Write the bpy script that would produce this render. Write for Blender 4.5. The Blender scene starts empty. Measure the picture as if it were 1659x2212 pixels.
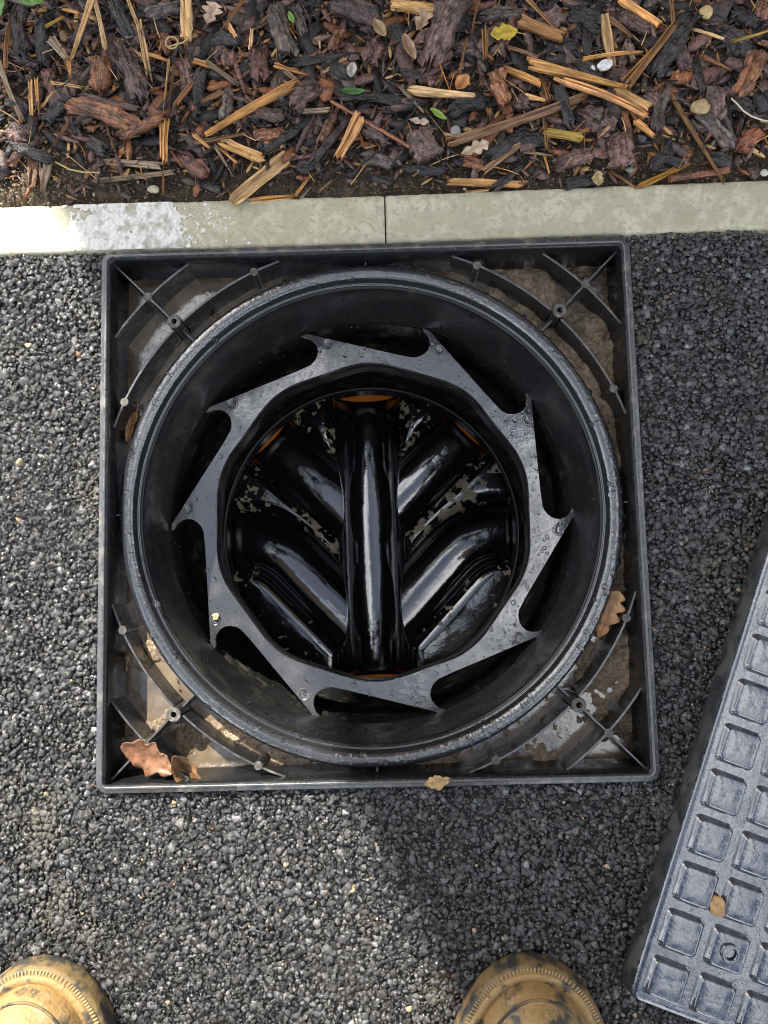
import bpy, bmesh, math, random
import numpy as np
from mathutils import Vector, Matrix, geometry, noise as mnoise
random.seed(7); rng = np.random.default_rng(7)
scene = bpy.context.scene
col = scene.collection
R = math.radians

# ------------------------------------------------------------------ camera, sky, sun, exposure
CAM = np.array([0.01813352, -0.06582295, 0.65688193])
CM = np.array([[0.99962297, 0.02591774, 0.00906538], [-0.02498068, 0.99549052, -0.09151284], [-0.0113963, 0.09125188, 0.99576263]])
FPX = 1560.0
cd = bpy.data.cameras.new('camera'); cam = bpy.data.objects.new('camera', cd); col.objects.link(cam)
cam.matrix_world = Matrix([list(CM[i]) + [CAM[i]] for i in range(3)] + [[0, 0, 0, 1]])
cd.sensor_fit = 'HORIZONTAL'; cd.sensor_width = 36; cd.lens = 36 * FPX / 1659; cd.clip_start = 0.01; cd.clip_end = 200
scene.camera = cam
SUN_EL = 41.0
sdir = Vector((0.44 * math.cos(R(SUN_EL)), -0.898 * math.cos(R(SUN_EL)), -math.sin(R(SUN_EL)))).normalized()
world = bpy.data.worlds.new('World'); scene.world = world; world.use_nodes = True
wn = world.node_tree.nodes; wl = world.node_tree.links
sky = wn.new('ShaderNodeTexSky'); sky.sky_type = 'NISHITA'; sky.sun_disc = False
sky.sun_elevation = R(SUN_EL); sky.sun_rotation = math.atan2(-0.44, 0.898); sky.dust_density = 3.0; sky.air_density = 1.0
# broken white cloud over the whole sky
hsv = wn.new('ShaderNodeHueSaturation'); hsv.inputs['Saturation'].default_value = 0.8
wl.new(sky.outputs[0], hsv.inputs['Color'])
wtc = wn.new('ShaderNodeTexCoord'); cn = wn.new('ShaderNodeTexNoise'); cn.inputs['Scale'].default_value = 2.6; cn.inputs['Detail'].default_value = 6; cn.inputs['Roughness'].default_value = .55
wl.new(wtc.outputs['Generated'], cn.inputs['Vector'])
cr = wn.new('ShaderNodeMapRange'); cr.interpolation_type = 'SMOOTHSTEP'; cr.inputs[1].default_value = .47; cr.inputs[2].default_value = .62; wl.new(cn.outputs[0], cr.inputs[0])
cmx = wn.new('ShaderNodeMix'); cmx.data_type = 'RGBA'; cmx.inputs[7].default_value = (13, 13.2, 13.6, 1)
wl.new(cr.outputs[0], cmx.inputs[0]); wl.new(hsv.outputs[0], cmx.inputs[6]); wl.new(cmx.outputs[2], wn['Background'].inputs[0])
wn['Background'].inputs[1].default_value = 0.092
sl = bpy.data.lights.new('sun', 'SUN'); sl.energy = 5.0; sl.angle = R(0.53); sl.color = (1.0, 0.95, 0.86)
sun = bpy.data.objects.new('sun', sl); col.objects.link(sun); sun.location = (-1, 2, 4)
sun.rotation_euler = sdir.to_track_quat('-Z', 'Y').to_euler()
vs = scene.view_settings; vs.view_transform = 'Standard'; vs.look = 'None'; vs.gamma = 1.0; vs.use_curve_mapping = False
vs.exposure = 1.28
scene.cycles.filter_width = 1.0

# ------------------------------------------------------------------ helpers
def P(x, y, z):
    """photo pixel (1659 px wide copy) -> world point on the level z"""
    d = CM @ np.array([(x - 829.5) / FPX, -(y - 1106) / FPX, -1.0])
    return CAM + d * (z - CAM[2]) / d[2]

def vnoise(x, y, s, seed=0, octv=3):
    """cheap tileless value noise on arrays, 0..1"""
    out = np.zeros_like(x, dtype=float); amp = 0.5; tot = 0
    for o in range(octv):
        xs = x * s + 17.3 * seed + 5.1 * o; ys = y * s + 9.7 * seed + 3.3 * o
        xi = np.floor(xs); yi = np.floor(ys); fx = xs - xi; fy = ys - yi
        fx = fx * fx * (3 - 2 * fx); fy = fy * fy * (3 - 2 * fy)
        def h(a, b):
            v = np.sin(a * 127.1 + b * 311.7 + seed * 74.7) * 43758.5453
            return v - np.floor(v)
        out += amp * ((h(xi, yi) * (1 - fx) + h(xi + 1, yi) * fx) * (1 - fy) + (h(xi, yi + 1) * (1 - fx) + h(xi + 1, yi + 1) * fx) * fy)
        tot += amp; amp *= 0.5; s *= 2.1
    return out / tot

def link(o, parent=None):
    col.objects.link(o)
    if parent is not None: o.parent = parent
    return o

def tag(o, label=None, cat=None, group=None, kind=None):
    for k, v in (('label', label), ('category', cat), ('group', group), ('kind', kind)):
        if v: o[k] = v
    return o

def mesh(name, verts, faces, mats, smooth=False, cols=None):
    me = bpy.data.meshes.new(name)
    me.from_pydata([tuple(v) for v in verts] if not isinstance(verts, list) else verts, [], faces)
    setup(me, mats, smooth, cols)
    return me

def setup(me, mats, smooth, cols=None):
    for m in (mats if isinstance(mats, (list, tuple)) else [mats]): me.materials.append(M[m] if isinstance(m, str) else m)
    if smooth: me.polygons.foreach_set('use_smooth', [True] * len(me.polygons))
    if cols is not None:
        a = me.attributes.new('col', 'FLOAT_COLOR', 'POINT')
        c = np.ones((len(me.vertices), 4), dtype=np.float32); c[:, :3] = cols
        a.data.foreach_set('color', c.ravel())
    me.update()

def fast_mesh(name, V, F, mats, smooth=False, cols=None):
    """V (n,3) array, F (m,k) array of equal-size faces"""
    me = bpy.data.meshes.new(name)
    n, (m, k) = len(V), F.shape
    me.vertices.add(n); me.vertices.foreach_set('co', np.asarray(V, dtype=np.float32).ravel())
    me.loops.add(m * k); me.loops.foreach_set('vertex_index', F.astype(np.int32).ravel())
    me.polygons.add(m); me.polygons.foreach_set('loop_start', np.arange(0, m * k, k, dtype=np.int32))
    me.update(calc_edges=True)
    setup(me, mats, smooth, cols)
    return me

def obj(name, me, parent=None, loc=None, rot=None):
    o = bpy.data.objects.new(name, me); link(o, parent)
    if loc is not None: o.location = loc
    if rot is not None: o.rotation_euler = rot
    return o

def empty(name, loc=(0, 0, 0), rz=0):
    o = bpy.data.objects.new(name, None); link(o); o.location = loc; o.rotation_euler = (0, 0, rz); o.empty_display_size = 0.02
    return o

def grid_faces(nu, nv, closed_u=False, closed_v=False):
    f = []
    for i in range(nu if closed_u else nu - 1):
        for j in range(nv if closed_v else nv - 1):
            a = i * nv + j; b = ((i + 1) % nu) * nv + j; c = ((i + 1) % nu) * nv + (j + 1) % nv; d = i * nv + (j + 1) % nv
            f.append((a, b, c, d))
    return f

def lathe(name, prof, mats, n=160, parent=None, centre=(0, 0), lean=(0, 0), smooth=True):
    """revolve a (radius, z) profile; the axis drifts by lean per metre of depth"""
    V = []
    for i in range(n):
        a = 2 * math.pi * i / n
        for r, z in prof:
            V.append((centre[0] + lean[0] * -z + r * math.cos(a), centre[1] + lean[1] * -z + r * math.sin(a), z))
    return obj(name, mesh(name, V, grid_faces(n, len(prof), True), mats, smooth), parent)

def tube(name, pts, rad, mats, n=8, parent=None, cols=None, smooth=True, cap=True):
    pts = [Vector(p) for p in pts]; V = []; F = []
    for i, p in enumerate(pts):
        t = (pts[min(i + 1, len(pts) - 1)] - pts[max(i - 1, 0)]).normalized()
        up = Vector((0, 0, 1)) if abs(t.z) < 0.9 else Vector((1, 0, 0))
        s = t.cross(up).normalized(); u = s.cross(t)
        r = rad[i] if isinstance(rad, (list, tuple)) else rad
        for k in range(n):
            a = 2 * math.pi * k / n
            V.append(p + s * (r * math.cos(a)) + u * (r * math.sin(a)))
    for i in range(len(pts) - 1):
        for k in range(n):
            F.append((i * n + k, i * n + (k + 1) % n, (i + 1) * n + (k + 1) % n, (i + 1) * n + k))
    if cap:
        F.append(tuple(range(n - 1, -1, -1))); F.append(tuple((len(pts) - 1) * n + k for k in range(n)))
    return obj(name, mesh(name, [tuple(v) for v in V], F, mats, smooth), parent)

def prism(name, outline, z0, z1, mats, parent=None, bev=0, smooth=False):
    n = len(outline)
    V = [(x, y, z0) for x, y in outline] + [(x, y, z1) for x, y in outline]
    F = [tuple(range(n, 2 * n)), tuple(range(n - 1, -1, -1))] + [(i, (i + 1) % n, n + (i + 1) % n, n + i) for i in range(n)]
    o = obj(name, mesh(name, V, F, mats, smooth), parent)
    if bev: bevel(o, bev)
    return o

def bevel(o, w, seg=2, ang=35):
    m = o.modifiers.new('bevel', 'BEVEL'); m.width = w; m.segments = seg; m.limit_method = 'ANGLE'; m.angle_limit = R(ang)
    m.harden_normals = False

# ------------------------------------------------------------------ materials
M = {}
def mat(name, c, r=0.5, attr=False, layers=(), bump=(), rvar=None, stretch=(1, 1, 1), ior=1.45, trans=0.0, coat=0.0, spec=0.5, coords='Object', metal=0):
    """layers: (texture, scale, lo, hi, colour, roughness or None); bump: (texture, scale, distance)"""
    m = bpy.data.materials.new(name); m.use_nodes = True; M[name] = m
    nt = m.node_tree; N = nt.nodes; L = nt.links; b = N['Principled BSDF']
    tc = N.new('ShaderNodeTexCoord'); mp = N.new('ShaderNodeMapping'); mp.inputs['Scale'].default_value = stretch
    L.new(tc.outputs[coords], mp.inputs[0]); vec = mp.outputs[0]
    def tex(kind, scale, detail=4.0):
        if kind == 'voronoi':
            t = N.new('ShaderNodeTexVoronoi'); t.inputs['Scale'].default_value = scale; L.new(vec, t.inputs['Vector']); return t.outputs['Distance']
        t = N.new('ShaderNodeTexNoise'); t.inputs['Scale'].default_value = scale; t.inputs['Detail'].default_value = detail
        t.inputs['Roughness'].default_value = 0.6; L.new(vec, t.inputs['Vector']); return t.outputs[0]
    def ramp(sock, lo, hi, a=0.0, bb=1.0):
        t = N.new('ShaderNodeMapRange'); t.interpolation_type = 'SMOOTHSTEP'; L.new(sock, t.inputs[0])
        t.inputs[1].default_value = lo; t.inputs[2].default_value = hi; t.inputs[3].default_value = a; t.inputs[4].default_value = bb
        return t.outputs[0]
    def mixc(fac, a, bcol):
        t = N.new('ShaderNodeMix'); t.data_type = 'RGBA'; L.new(fac, t.inputs[0]); L.new(a, t.inputs[6])
        if hasattr(bcol, 'links'): L.new(bcol, t.inputs[7])
        else: t.inputs[7].default_value = (*bcol, 1)
        return t.outputs[2]
    if attr:
        at = N.new('ShaderNodeAttribute'); at.attribute_name = 'col'; base = at.outputs['Color']
        if c is not None:
            t = N.new('ShaderNodeMix'); t.data_type = 'RGBA'; t.blend_type = 'MULTIPLY'; t.inputs[0].default_value = 1
            L.new(base, t.inputs[6]); t.inputs[7].default_value = (*c, 1); base = t.outputs[2]
    else:
        rgb = N.new('ShaderNodeRGB'); rgb.outputs[0].default_value = (*c, 1); base = rgb.outputs[0]
    v = N.new('ShaderNodeValue'); v.outputs[0].default_value = r; rough = v.outputs[0]
    if rvar: rough = ramp(tex('noise', rvar[0], 5), 0.35, 0.65, rvar[1], rvar[2])
    for ly in layers:
        kind, sc, lo, hi, cc, rr = ly[:6]
        if kind == 'mult':
            t = N.new('ShaderNodeMix'); t.data_type = 'RGBA'; t.blend_type = 'MULTIPLY'; t.inputs[0].default_value = 1
            g = ramp(tex('noise', sc), lo, hi, cc[0], cc[1]); L.new(base, t.inputs[6]); L.new(g, t.inputs[7]); base = t.outputs[2]; continue
        f = ramp(tex(kind, sc, 6), lo, hi)
        base = mixc(f, base, cc)
        if rr is not None:
            t = N.new('ShaderNodeMix'); t.data_type = 'FLOAT'; L.new(f, t.inputs[0]); L.new(rough, t.inputs[2]); t.inputs[3].default_value = rr; rough = t.outputs[0]
    L.new(base, b.inputs['Base Color']); L.new(rough, b.inputs['Roughness'])
    b.inputs['IOR'].default_value = ior; b.inputs['Transmission Weight'].default_value = trans; b.inputs['Coat Weight'].default_value = coat
    b.inputs['Coat Roughness'].default_value = 0.08; b.inputs['Specular IOR Level'].default_value = spec; b.inputs['Metallic'].default_value = metal
    nrm = None
    for kind, sc, dist in bump:
        t = N.new('ShaderNodeBump'); t.inputs['Distance'].default_value = dist; t.inputs['Strength'].default_value = 1.0
        L.new(tex(kind, sc, 5), t.inputs['Height'])
        if nrm is not None: L.new(nrm, t.inputs['Normal'])
        nrm = t.outputs[0]
    if nrm is not None: L.new(nrm, b.inputs['Normal'])
    return m

MUD = (0.15, 0.105, 0.065); SILT = (0.42, 0.36, 0.25)
mat('asphalt_binder', (0.008, 0.008, 0.009), 0.2, spec=.5, bump=[('voronoi', 190, 0.004), ('noise', 700, 0.001)], layers=[('noise', 14, .55, .75, (0.06, 0.05, 0.035), .5)])
mat('asphalt_stone', None, 0.3, attr=True, spec=1.0, rvar=(220, .03, .18), bump=[('noise', 420, 0.0016), ('noise', 1300, 0.0005)], layers=[('noise', 9, .58, .74, (0.11, 0.095, 0.065), .55)])
mat('concrete', (0.43, 0.405, 0.285), 0.6, layers=[('noise', 70, .45, .62, (0.54, 0.51, 0.375), None), ('noise', 190, .50, .66, (0.37, 0.345, 0.24), None), ('noise', 12, .55, .75, (0.36, 0.34, 0.23), .4), ('noise', 420, .64, .72, (0.2, 0.18, 0.14), None)], bump=[('noise', 420, 0.0005), ('noise', 90, 0.0006)])
mat('milky_water', (0.70, 0.69, 0.64), 0.08, layers=[('voronoi', 190, .12, .05, (0.36, 0.35, 0.28), None)], bump=[('voronoi', 260, 0.0006), ('noise', 160, 0.0008)])
mat('soil', (0.055, 0.038, 0.025), 0.75, layers=[('noise', 120, .45, .65, (0.13, 0.095, 0.06), None), ('noise', 500, .55, .7, (0.22, 0.17, 0.11), None)], bump=[('noise', 250, 0.003), ('noise', 900, 0.001)])
mat('soil_grain', None, 0.7, attr=True, bump=[('noise', 900, 0.0005)])
mat('bark', None, 0.42, attr=True, spec=.8, rvar=(90, .16, .48), stretch=(0.4, 1, 1), layers=[('mult', 170, .35, .65, (0.35, 1.35), None), ('mult', 620, .35, .65, (0.6, 1.2), None), ('noise', 60, .60, .70, (0.010, 0.009, 0.010), .3)], bump=[('noise', 170, 0.0030), ('noise', 620, 0.0012)])
mat('split_wood', None, 0.45, attr=True, stretch=(0.10, 1, 1), layers=[('mult', 420, .3, .7, (0.42, 1.25), None), ('noise', 150, .60, .72, (0.05, 0.022, 0.008), None)], bump=[('noise', 520, 0.0012)])
mat('litter', None, 0.5, attr=True, bump=[('noise', 300, 0.0015)], layers=[('mult', 200, .3, .7, (0.5, 1.2), None)])
mat('leaf', None, 0.4, attr=True, layers=[('mult', 160, .3, .7, (0.65, 1.2), None)], bump=[('noise', 220, 0.0008)])
mat('pebble', None, 0.4, attr=True, layers=[('mult', 180, .3, .7, (0.7, 1.15), None)], bump=[('noise', 400, 0.0006)])
PL = (0.012, 0.0125, 0.0135)
mat('frame_plastic', PL, 0.3, rvar=(60, .12, .42), layers=[('noise', 45, .60, .85, (0.06, 0.056, 0.045), .55), ('noise', 300, .66, .74, (0.16, 0.14, 0.10), .6)], bump=[('noise', 160, 0.0005)], spec=.6)
mat('frame_edge', (0.045, 0.048, 0.052), 0.35, rvar=(120, .2, .5), layers=[('noise', 70, .52, .72, (0.16, 0.15, 0.13), .5), ('noise', 380, .62, .7, (0.26, 0.22, 0.16), .6)], bump=[('noise', 300, 0.0004)], spec=1.0, ior=1.6)  # lighter plastic for the lip and the rib tops
mat('boss_plastic', (0.07, 0.068, 0.064), 0.45, layers=[('noise', 160, .45, .65, (0.20, 0.18, 0.15), .6)], bump=[('noise', 400, 0.0004)])
mat('rim_plastic', (0.026, 0.028, 0.032), 0.25, rvar=(45, .04, .20), layers=[('noise', 380, .68, .74, (0.15, 0.14, 0.11), .6)], bump=[('noise', 150, 0.0007), ('noise', 40, 0.001)], spec=1.0, ior=1.8)
mat('shaft_plastic', (0.010, 0.0105, 0.011), 0.3, rvar=(30, .2, .42), layers=[('noise', 24, .5, .8, (0.045, 0.043, 0.034), .5), ('noise', 520, .69, .73, (0.25, 0.22, 0.17), .6)], bump=[('noise', 240, 0.0002)], spec=.5)
mat('shaft_low', (0.010, 0.0105, 0.011), 0.3, rvar=(30, .25, .45), layers=[('noise', 40, .52, .74, (0.07, 0.062, 0.045), .6), ('noise', 420, .62, .70, (0.22, 0.19, 0.13), .6)], bump=[('noise', 240, 0.0003)])
mat('restrictor_plastic', (0.035, 0.034, 0.033), 0.12, rvar=(30, .03, .30), layers=[('noise', 30, .63, .72, (0.065, 0.06, 0.055), .3), ('noise', 520, .69, .73, (0.35, 0.33, 0.30), .5)], bump=[('noise', 75, 0.00035)], spec=1.0, ior=1.9)
mat('base_plastic', (0.008, 0.0085, 0.010), 0.13, attr=False, rvar=(34, .02, .08), layers=[('noise', 26, .66, .86, (0.03, 0.029, 0.026), .4)], bump=[('noise', 60, 0.00025), ('noise', 300, 0.00005)], spec=1.0, ior=1.85)
mat('base_silt', (0.30, 0.25, 0.17), 0.7, bump=[('noise', 380, 0.001)], layers=[('noise', 120, .45, .65, (0.45, 0.40, 0.29), None)])
mat('orange_pipe', (0.80, 0.24, 0.02), 0.45, layers=[('noise', 60, .55, .75, (0.62, 0.17, 0.02), None)])
mat('rubber', (0.008, 0.008, 0.008), 0.4)
mat('mud', None, 0.6, attr=True, spec=1.0, rvar=(110, .04, .42), layers=[('mult', 260, .3, .7, (0.55, 1.25), None)], bump=[('noise', 320, 0.0028), ('noise', 1100, 0.0008)])
mat('muddy_water', (0.10, 0.075, 0.048), 0.02, layers=[('noise', 22, .4, .7, (0.22, 0.17, 0.115), None)], bump=[('noise', 36, 0.0006), ('noise', 140, 0.0002)], spec=1.0, ior=1.7)
mat('clear_water', (1, 1, 1), 0.0, trans=1.0, ior=1.33)
mat('white_drop', (0.70, 0.70, 0.66), 0.06)
mat('lid_plastic', (0.015, 0.026, 0.050), 0.16, rvar=(70, .03, .22), layers=[('noise', 190, .54, .62, (0.050, 0.058, 0.072), .30), ('noise', 480, .66, .72, (0.16, 0.15, 0.13), .6)], bump=[('noise', 70, 0.0006), ('noise', 420, 0.00012)], spec=1.0, ior=1.9)  # base tinted blue, the sky's reflection put into the colour
mat('lid_skirt', (0.022, 0.024, 0.026), 0.4, rvar=(50, .2, .6), layers=[('noise', 34, .55, .60, (0.05, 0.052, 0.05), .5), ('noise', 300, .66, .72, (0.2, 0.18, 0.12), .7)], spec=1.0, ior=1.6)
mat('black_hole', (0.004, 0.004, 0.004), 0.6)
mat('boot_leather', (0.05, 0.052, 0.05), 0.35, layers=[('noise', 38, .34, .46, (0.36, 0.235, 0.095), .5), ('noise', 70, .55, .7, (0.44, 0.30, 0.17), .6), ('noise', 150, .5, .7, (0.27, 0.17, 0.065), .45), ('noise', 30, .60, .68, (0.07, 0.070, 0.060), .22)], bump=[('noise', 260, 0.0012), ('noise', 60, 0.0015)])
mat('boot_sole', (0.045, 0.046, 0.042), 0.5, layers=[('noise', 55, .40, .55, (0.22, 0.15, 0.065), .7)], bump=[('noise', 300, 0.0008)])
mat('boot_stitch', (0.36, 0.26, 0.13), 0.6, layers=[('noise', 60, .5, .65, (0.34, 0.22, 0.09), None)], bump=[('noise', 500, 0.0004)])
mat('trouser', (0.03, 0.035, 0.05), 0.85, bump=[('noise', 300, 0.001)])
mat('wall_brick', (0.30, 0.20, 0.14), 0.85, layers=[('noise', 9, .4, .7, (0.24, 0.17, 0.13), None)], bump=[('noise', 60, 0.002)])
mat('mortar', (0.34, 0.31, 0.27), 0.9)
mat('roof_tile', (0.09, 0.085, 0.085), 0.7)
mat('white_paint', (0.75, 0.75, 0.73), 0.4)
mat('window_glass', (0.02, 0.025, 0.03), 0.03)
mat('evergreen', (0.035, 0.085, 0.02), 0.25, layers=[('noise', 60, .4, .7, (0.06, 0.13, 0.03), None)], bump=[('noise', 120, 0.0008)])

# ------------------------------------------------------------------ ground
Z_ASP = -0.010; KY0, KY1 = 0.2525, 0.3010; Z_KERB = -0.006; HOUSE_Y = 2.2
FR = 0.2495     # outer half size of the square frame
def sheet(name, rects, z, m, kind='structure'):
    V = []; F = []
    for x0, y0, x1, y1 in rects:
        i = len(V); V += [(x0, y0, z), (x1, y0, z), (x1, y1, z), (x0, y1, z)]; F.append((i, i + 1, i + 2, i + 3))
    o = obj(name, mesh(name, V, F, m)); o['kind'] = kind; return o
sheet('asphalt_path', [(-30, -30, -FR, KY0 - .001), (FR, -30, 30, KY0 - .001), (-FR, -30, FR, -FR)], Z_ASP, 'asphalt_binder')
sheet('kerb_bedding', [(-30, KY0 - .02, 30, KY1 + .02)], -.05, 'soil')
sheet('ground', [(-60, -60, 60, -30), (-60, 30, 60, 60), (-60, -30, -30, 30), (30, -30, 60, 30)], Z_ASP - .004, 'soil')

def hull_templates(n, npts, flat):
    out = []
    for k in range(n):
        bm = bmesh.new()
        for i in range(npts):
            v = Vector(rng.normal(size=3)).normalized() * rng.uniform(.85, 1.1)
            bm.verts.new((v.x * rng.uniform(.85, 1.25), v.y, v.z * flat))
        r = bmesh.ops.convex_hull(bm, input=bm.verts)
        bmesh.ops.delete(bm, geom=list({e for e in r['geom_unused'] + r['geom_interior'] if isinstance(e, bmesh.types.BMVert)}), context='VERTS')
        bmesh.ops.triangulate(bm, faces=bm.faces[:])
        bm.verts.index_update()
        out.append((np.array([v.co[:] for v in bm.verts]), np.array([[v.index for v in f.verts] for f in bm.faces])))
        bm.free()
    return out

def scatter_mesh(name, tmpl, pos, rad, yaw, tilt, colors, m, smooth=False):
    Vs = []; Fs = []; Cs = []; off = 0
    which = rng.integers(0, len(tmpl), len(pos))
    for k, (tv, tf) in enumerate(tmpl):
        idx = np.where(which == k)[0]
        if len(idx) == 0: continue
        c, s = np.cos(yaw[idx]), np.sin(yaw[idx]); r = rad[idx]
        x = tv[None, :, 0] * r[:, None]; y = tv[None, :, 1] * r[:, None]; z = tv[None, :, 2] * r[:, None]
        z2 = z + x * tilt[idx, 0:1] + y * tilt[idx, 1:2]
        V = np.stack([x * c[:, None] - y * s[:, None] + pos[idx, 0:1], x * s[:, None] + y * c[:, None] + pos[idx, 1:2], z2 + pos[idx, 2:3]], -1)
        n = len(tv)
        Fs.append((tf[None] + (np.arange(len(idx)) * n)[:, None, None] + off).reshape(-1, 3))
        Vs.append(V.reshape(-1, 3)); Cs.append(np.repeat(colors[idx], n, axis=0)); off += len(idx) * n
    return fast_mesh(name, np.concatenate(Vs), np.concatenate(Fs), m, smooth, np.concatenate(Cs))

def jitter_grid(x0, x1, y0, y1, sp, jit=.5):
    xs = np.arange(x0, x1, sp); ys = np.arange(y0, y1, sp * .87)
    X, Y = np.meshgrid(xs, ys); X = X + (np.arange(len(ys)) % 2)[:, None] * sp * .5
    X = X + rng.uniform(-jit, jit, X.shape) * sp; Y = Y + rng.uniform(-jit, jit, Y.shape) * sp
    return X.ravel(), Y.ravel()

def kerb_y(x, lo=True):
    base = (KY0 if lo else KY1)
    return base + np.where(x > 0.02, (x - 0.02) * 0.012, 0.0)

T_STONE = hull_templates(18, 13, .52); T_GRIT = hull_templates(6, 8, .8)
def asphalt_stones():
    X, Y = jitter_grid(-.46, .50, -.60, .275, .0042, .55)
    big = np.clip(rng.lognormal(math.log(.0030), .38, len(X)), .0012, .0072)
    keep = (np.maximum(abs(X), abs(Y)) > FR + .55 * big) & (Y < kerb_y(X) - .35 * big)
    X, Y, big = X[keep], Y[keep], big[keep]
    lev = (vnoise(X, Y, 9, 3) - .5) * .003
    Zc = Z_ASP + .0028 + lev + rng.uniform(-.0019, .0003, len(X)) - big * .50
    g = np.clip(rng.lognormal(math.log(.050), .58, len(X)), .012, .30)
    tint = np.stack([g * rng.uniform(.94, 1.08, len(X)), g, g * rng.uniform(.93, 1.07, len(X))], -1)
    odd = rng.random(len(X))
    tint[odd > .9975] = (0.42, 0.34, 0.20); tint[(odd > .9965) & (odd <= .9975)] = (0.26, 0.14, 0.07)
    o = obj('asphalt_stones', scatter_mesh('asphalt_stones', T_STONE, np.stack([X, Y, Zc], -1), big, rng.uniform(0, 6.28, len(X)), rng.normal(0, .16, (len(X), 2)), tint, 'asphalt_stone'))
    tag(o, 'dark wet stone chippings set in the asphalt round the chamber frame', 'asphalt', kind='stuff')
    X, Y = jitter_grid(-.44, .48, -.56, .27, .0038, .6)
    r = rng.uniform(.0006, .0017, len(X))
    keep = (np.maximum(abs(X), abs(Y)) > FR + .001) & (Y < kerb_y(X) - .001)
    X, Y, r = X[keep], Y[keep], r[keep]; n = len(X)
    g = np.clip(rng.lognormal(math.log(.05), .5, n), .015, .3); C = np.stack([g, g * .98, g * .95], -1)
    odd = rng.random(n); C[odd > .992] = (0.50, 0.38, 0.20); C[(odd > .990) & (odd <= .992)] = (0.42, 0.17, 0.05)
    o = obj('asphalt_grit', scatter_mesh('asphalt_grit', T_GRIT, np.stack([X, Y, Z_ASP + rng.uniform(-.0002, .0028, n)], -1), r, rng.uniform(0, 6.28, n), rng.normal(0, .2, (n, 2)), C, 'asphalt_stone'))
    tag(o, 'fine grit between the chippings of the wet asphalt', 'grit', kind='stuff')
asphalt_stones()

# ------------------------------------------------------------------ concrete edging
def edging(x0, x1, ang, pivx, label, seed):
    sec = [(0, -.09), (0, -.0025), (.0009, -.0007), (.0026, 0), (.008, .0002), (.016, .0001), (.024, .0002), (.032, 0), (.040, .0001), (.0455, 0), (.0475, -.0008), (.0485, -.003), (.0485, -.09)]
    n = max(8, int((x1 - x0) / .003)) if x1 - x0 < 1.5 else int((x1 - x0) / .003)
    xs = np.linspace(x0, x1, n); V = []
    for i, x in enumerate(xs):
        e = min(1, min(x - x0, x1 - x) / .0025)
        for j, (yy, zz) in enumerate(sec):
            jy = (vnoise(np.array([x]), np.array([j * 3.1]), 180, seed, 3)[0] - .5) * (.0016 if j in (1, 2, 3, 9, 10, 11) else .0003)
            jz = (vnoise(np.array([x]), np.array([j * 5.7 + 2]), 130, seed + 4, 2)[0] - .5) * .0005 - (1 - e) * .0012
            V.append((x, KY0 + yy + jy + (x - pivx) * ang, Z_KERB + zz + (jz if j not in (0, len(sec) - 1) else 0)))
    k = len(sec); F = grid_faces(n, k); F = [tuple(reversed(f)) for f in F] + [tuple(range(k)), tuple(range((n - 1) * k + k - 1, (n - 1) * k - 1, -1))]
    return tag(obj('concrete_edging', mesh('edging', V, F, 'concrete', True)), label, 'edging', 'concrete edging stones along the mulch bed')
JX = P(832, 470, Z_KERB)[0]
ek = edging(JX - .914, JX - .0006, 0, JX, 'pale concrete edging stone, wet with a milky white splash', 1)
edging(JX + .0006, JX + .914, .012, JX, 'pale dry concrete edging stone with faint streaks, without a splash', 2)

# ------------------------------------------------------------------ mulch bed soil
def bed():
    nx, ny = 330, 150
    xs = np.linspace(-.62, .66, nx); ys = np.linspace(KY1 - .003, .72, ny)
    X, Y = np.meshgrid(xs, ys, indexing='ij')
    Z = -.016 + .012 * np.clip((Y - .30) / .05, 0, 1) + (vnoise(X, Y, 22, 5, 3) - .5) * .012 + (vnoise(X, Y, 140, 6, 3) - .5) * .0045
    Z = np.where(Y < KY1 + .004, np.minimum(Z, -.009), Z)
    mound = np.exp(-(((X + .33) / .07) ** 2 + ((Y - .315) / .016) ** 2)); Z += mound * .008
    V = np.stack([X, Y, Z], -1).reshape(-1, 3)
    F = np.array(grid_faces(nx, ny))[:, ::-1]
    obj('soil', fast_mesh('soil', V, F, 'soil', True))['kind'] = 'structure'
    sheet('planting_bed', [(-30, KY1 - .002, -.61, 30), (.65, KY1 - .002, 30, 30), (-.61, .71, .65, 30)], -.012, 'soil')
bed()
def soil_z(x, y): return -.010 + .010 * min(1, max(0, (y - .30) / .05))

def soil_grains():
    X, Y = jitter_grid(-.44, .46, KY1 + .001, .38, .0032, .6); n = len(X)
    r = np.clip(rng.lognormal(math.log(.0010), .5, n), .0004, .0034)
    sandy = np.clip(1 - (X + .40) / .16, 0, 1)
    C = np.array([.10, .072, .045]) * rng.uniform(.4, 1.9, (n, 1)); C = C * (1 - .7 * sandy[:, None]) + np.array([.40, .31, .20]) * .7 * sandy[:, None] * rng.uniform(.6, 1.2, (n, 1))
    odd = rng.random(n); C[odd > .975] = (.45, .37, .24); C[odd > .99] = (.45, .22, .09)
    Zc = np.array([soil_z(a, b) for a, b in zip(X, Y)]) + rng.uniform(-.004, .002, n) + .006 * np.exp(-(((X + .33) / .07) ** 2 + ((Y - .315) / .016) ** 2))
    o = obj('soil_grains', scatter_mesh('soil_grains', T_GRIT, np.stack([X, Y, Zc], -1), r, rng.uniform(0, 6.28, n), rng.normal(0, .2, (n, 2)), C, 'soil_grain'))
    tag(o, 'sandy soil crumbs and grit along the edging', 'soil', kind='stuff')
soil_grains()

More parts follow.
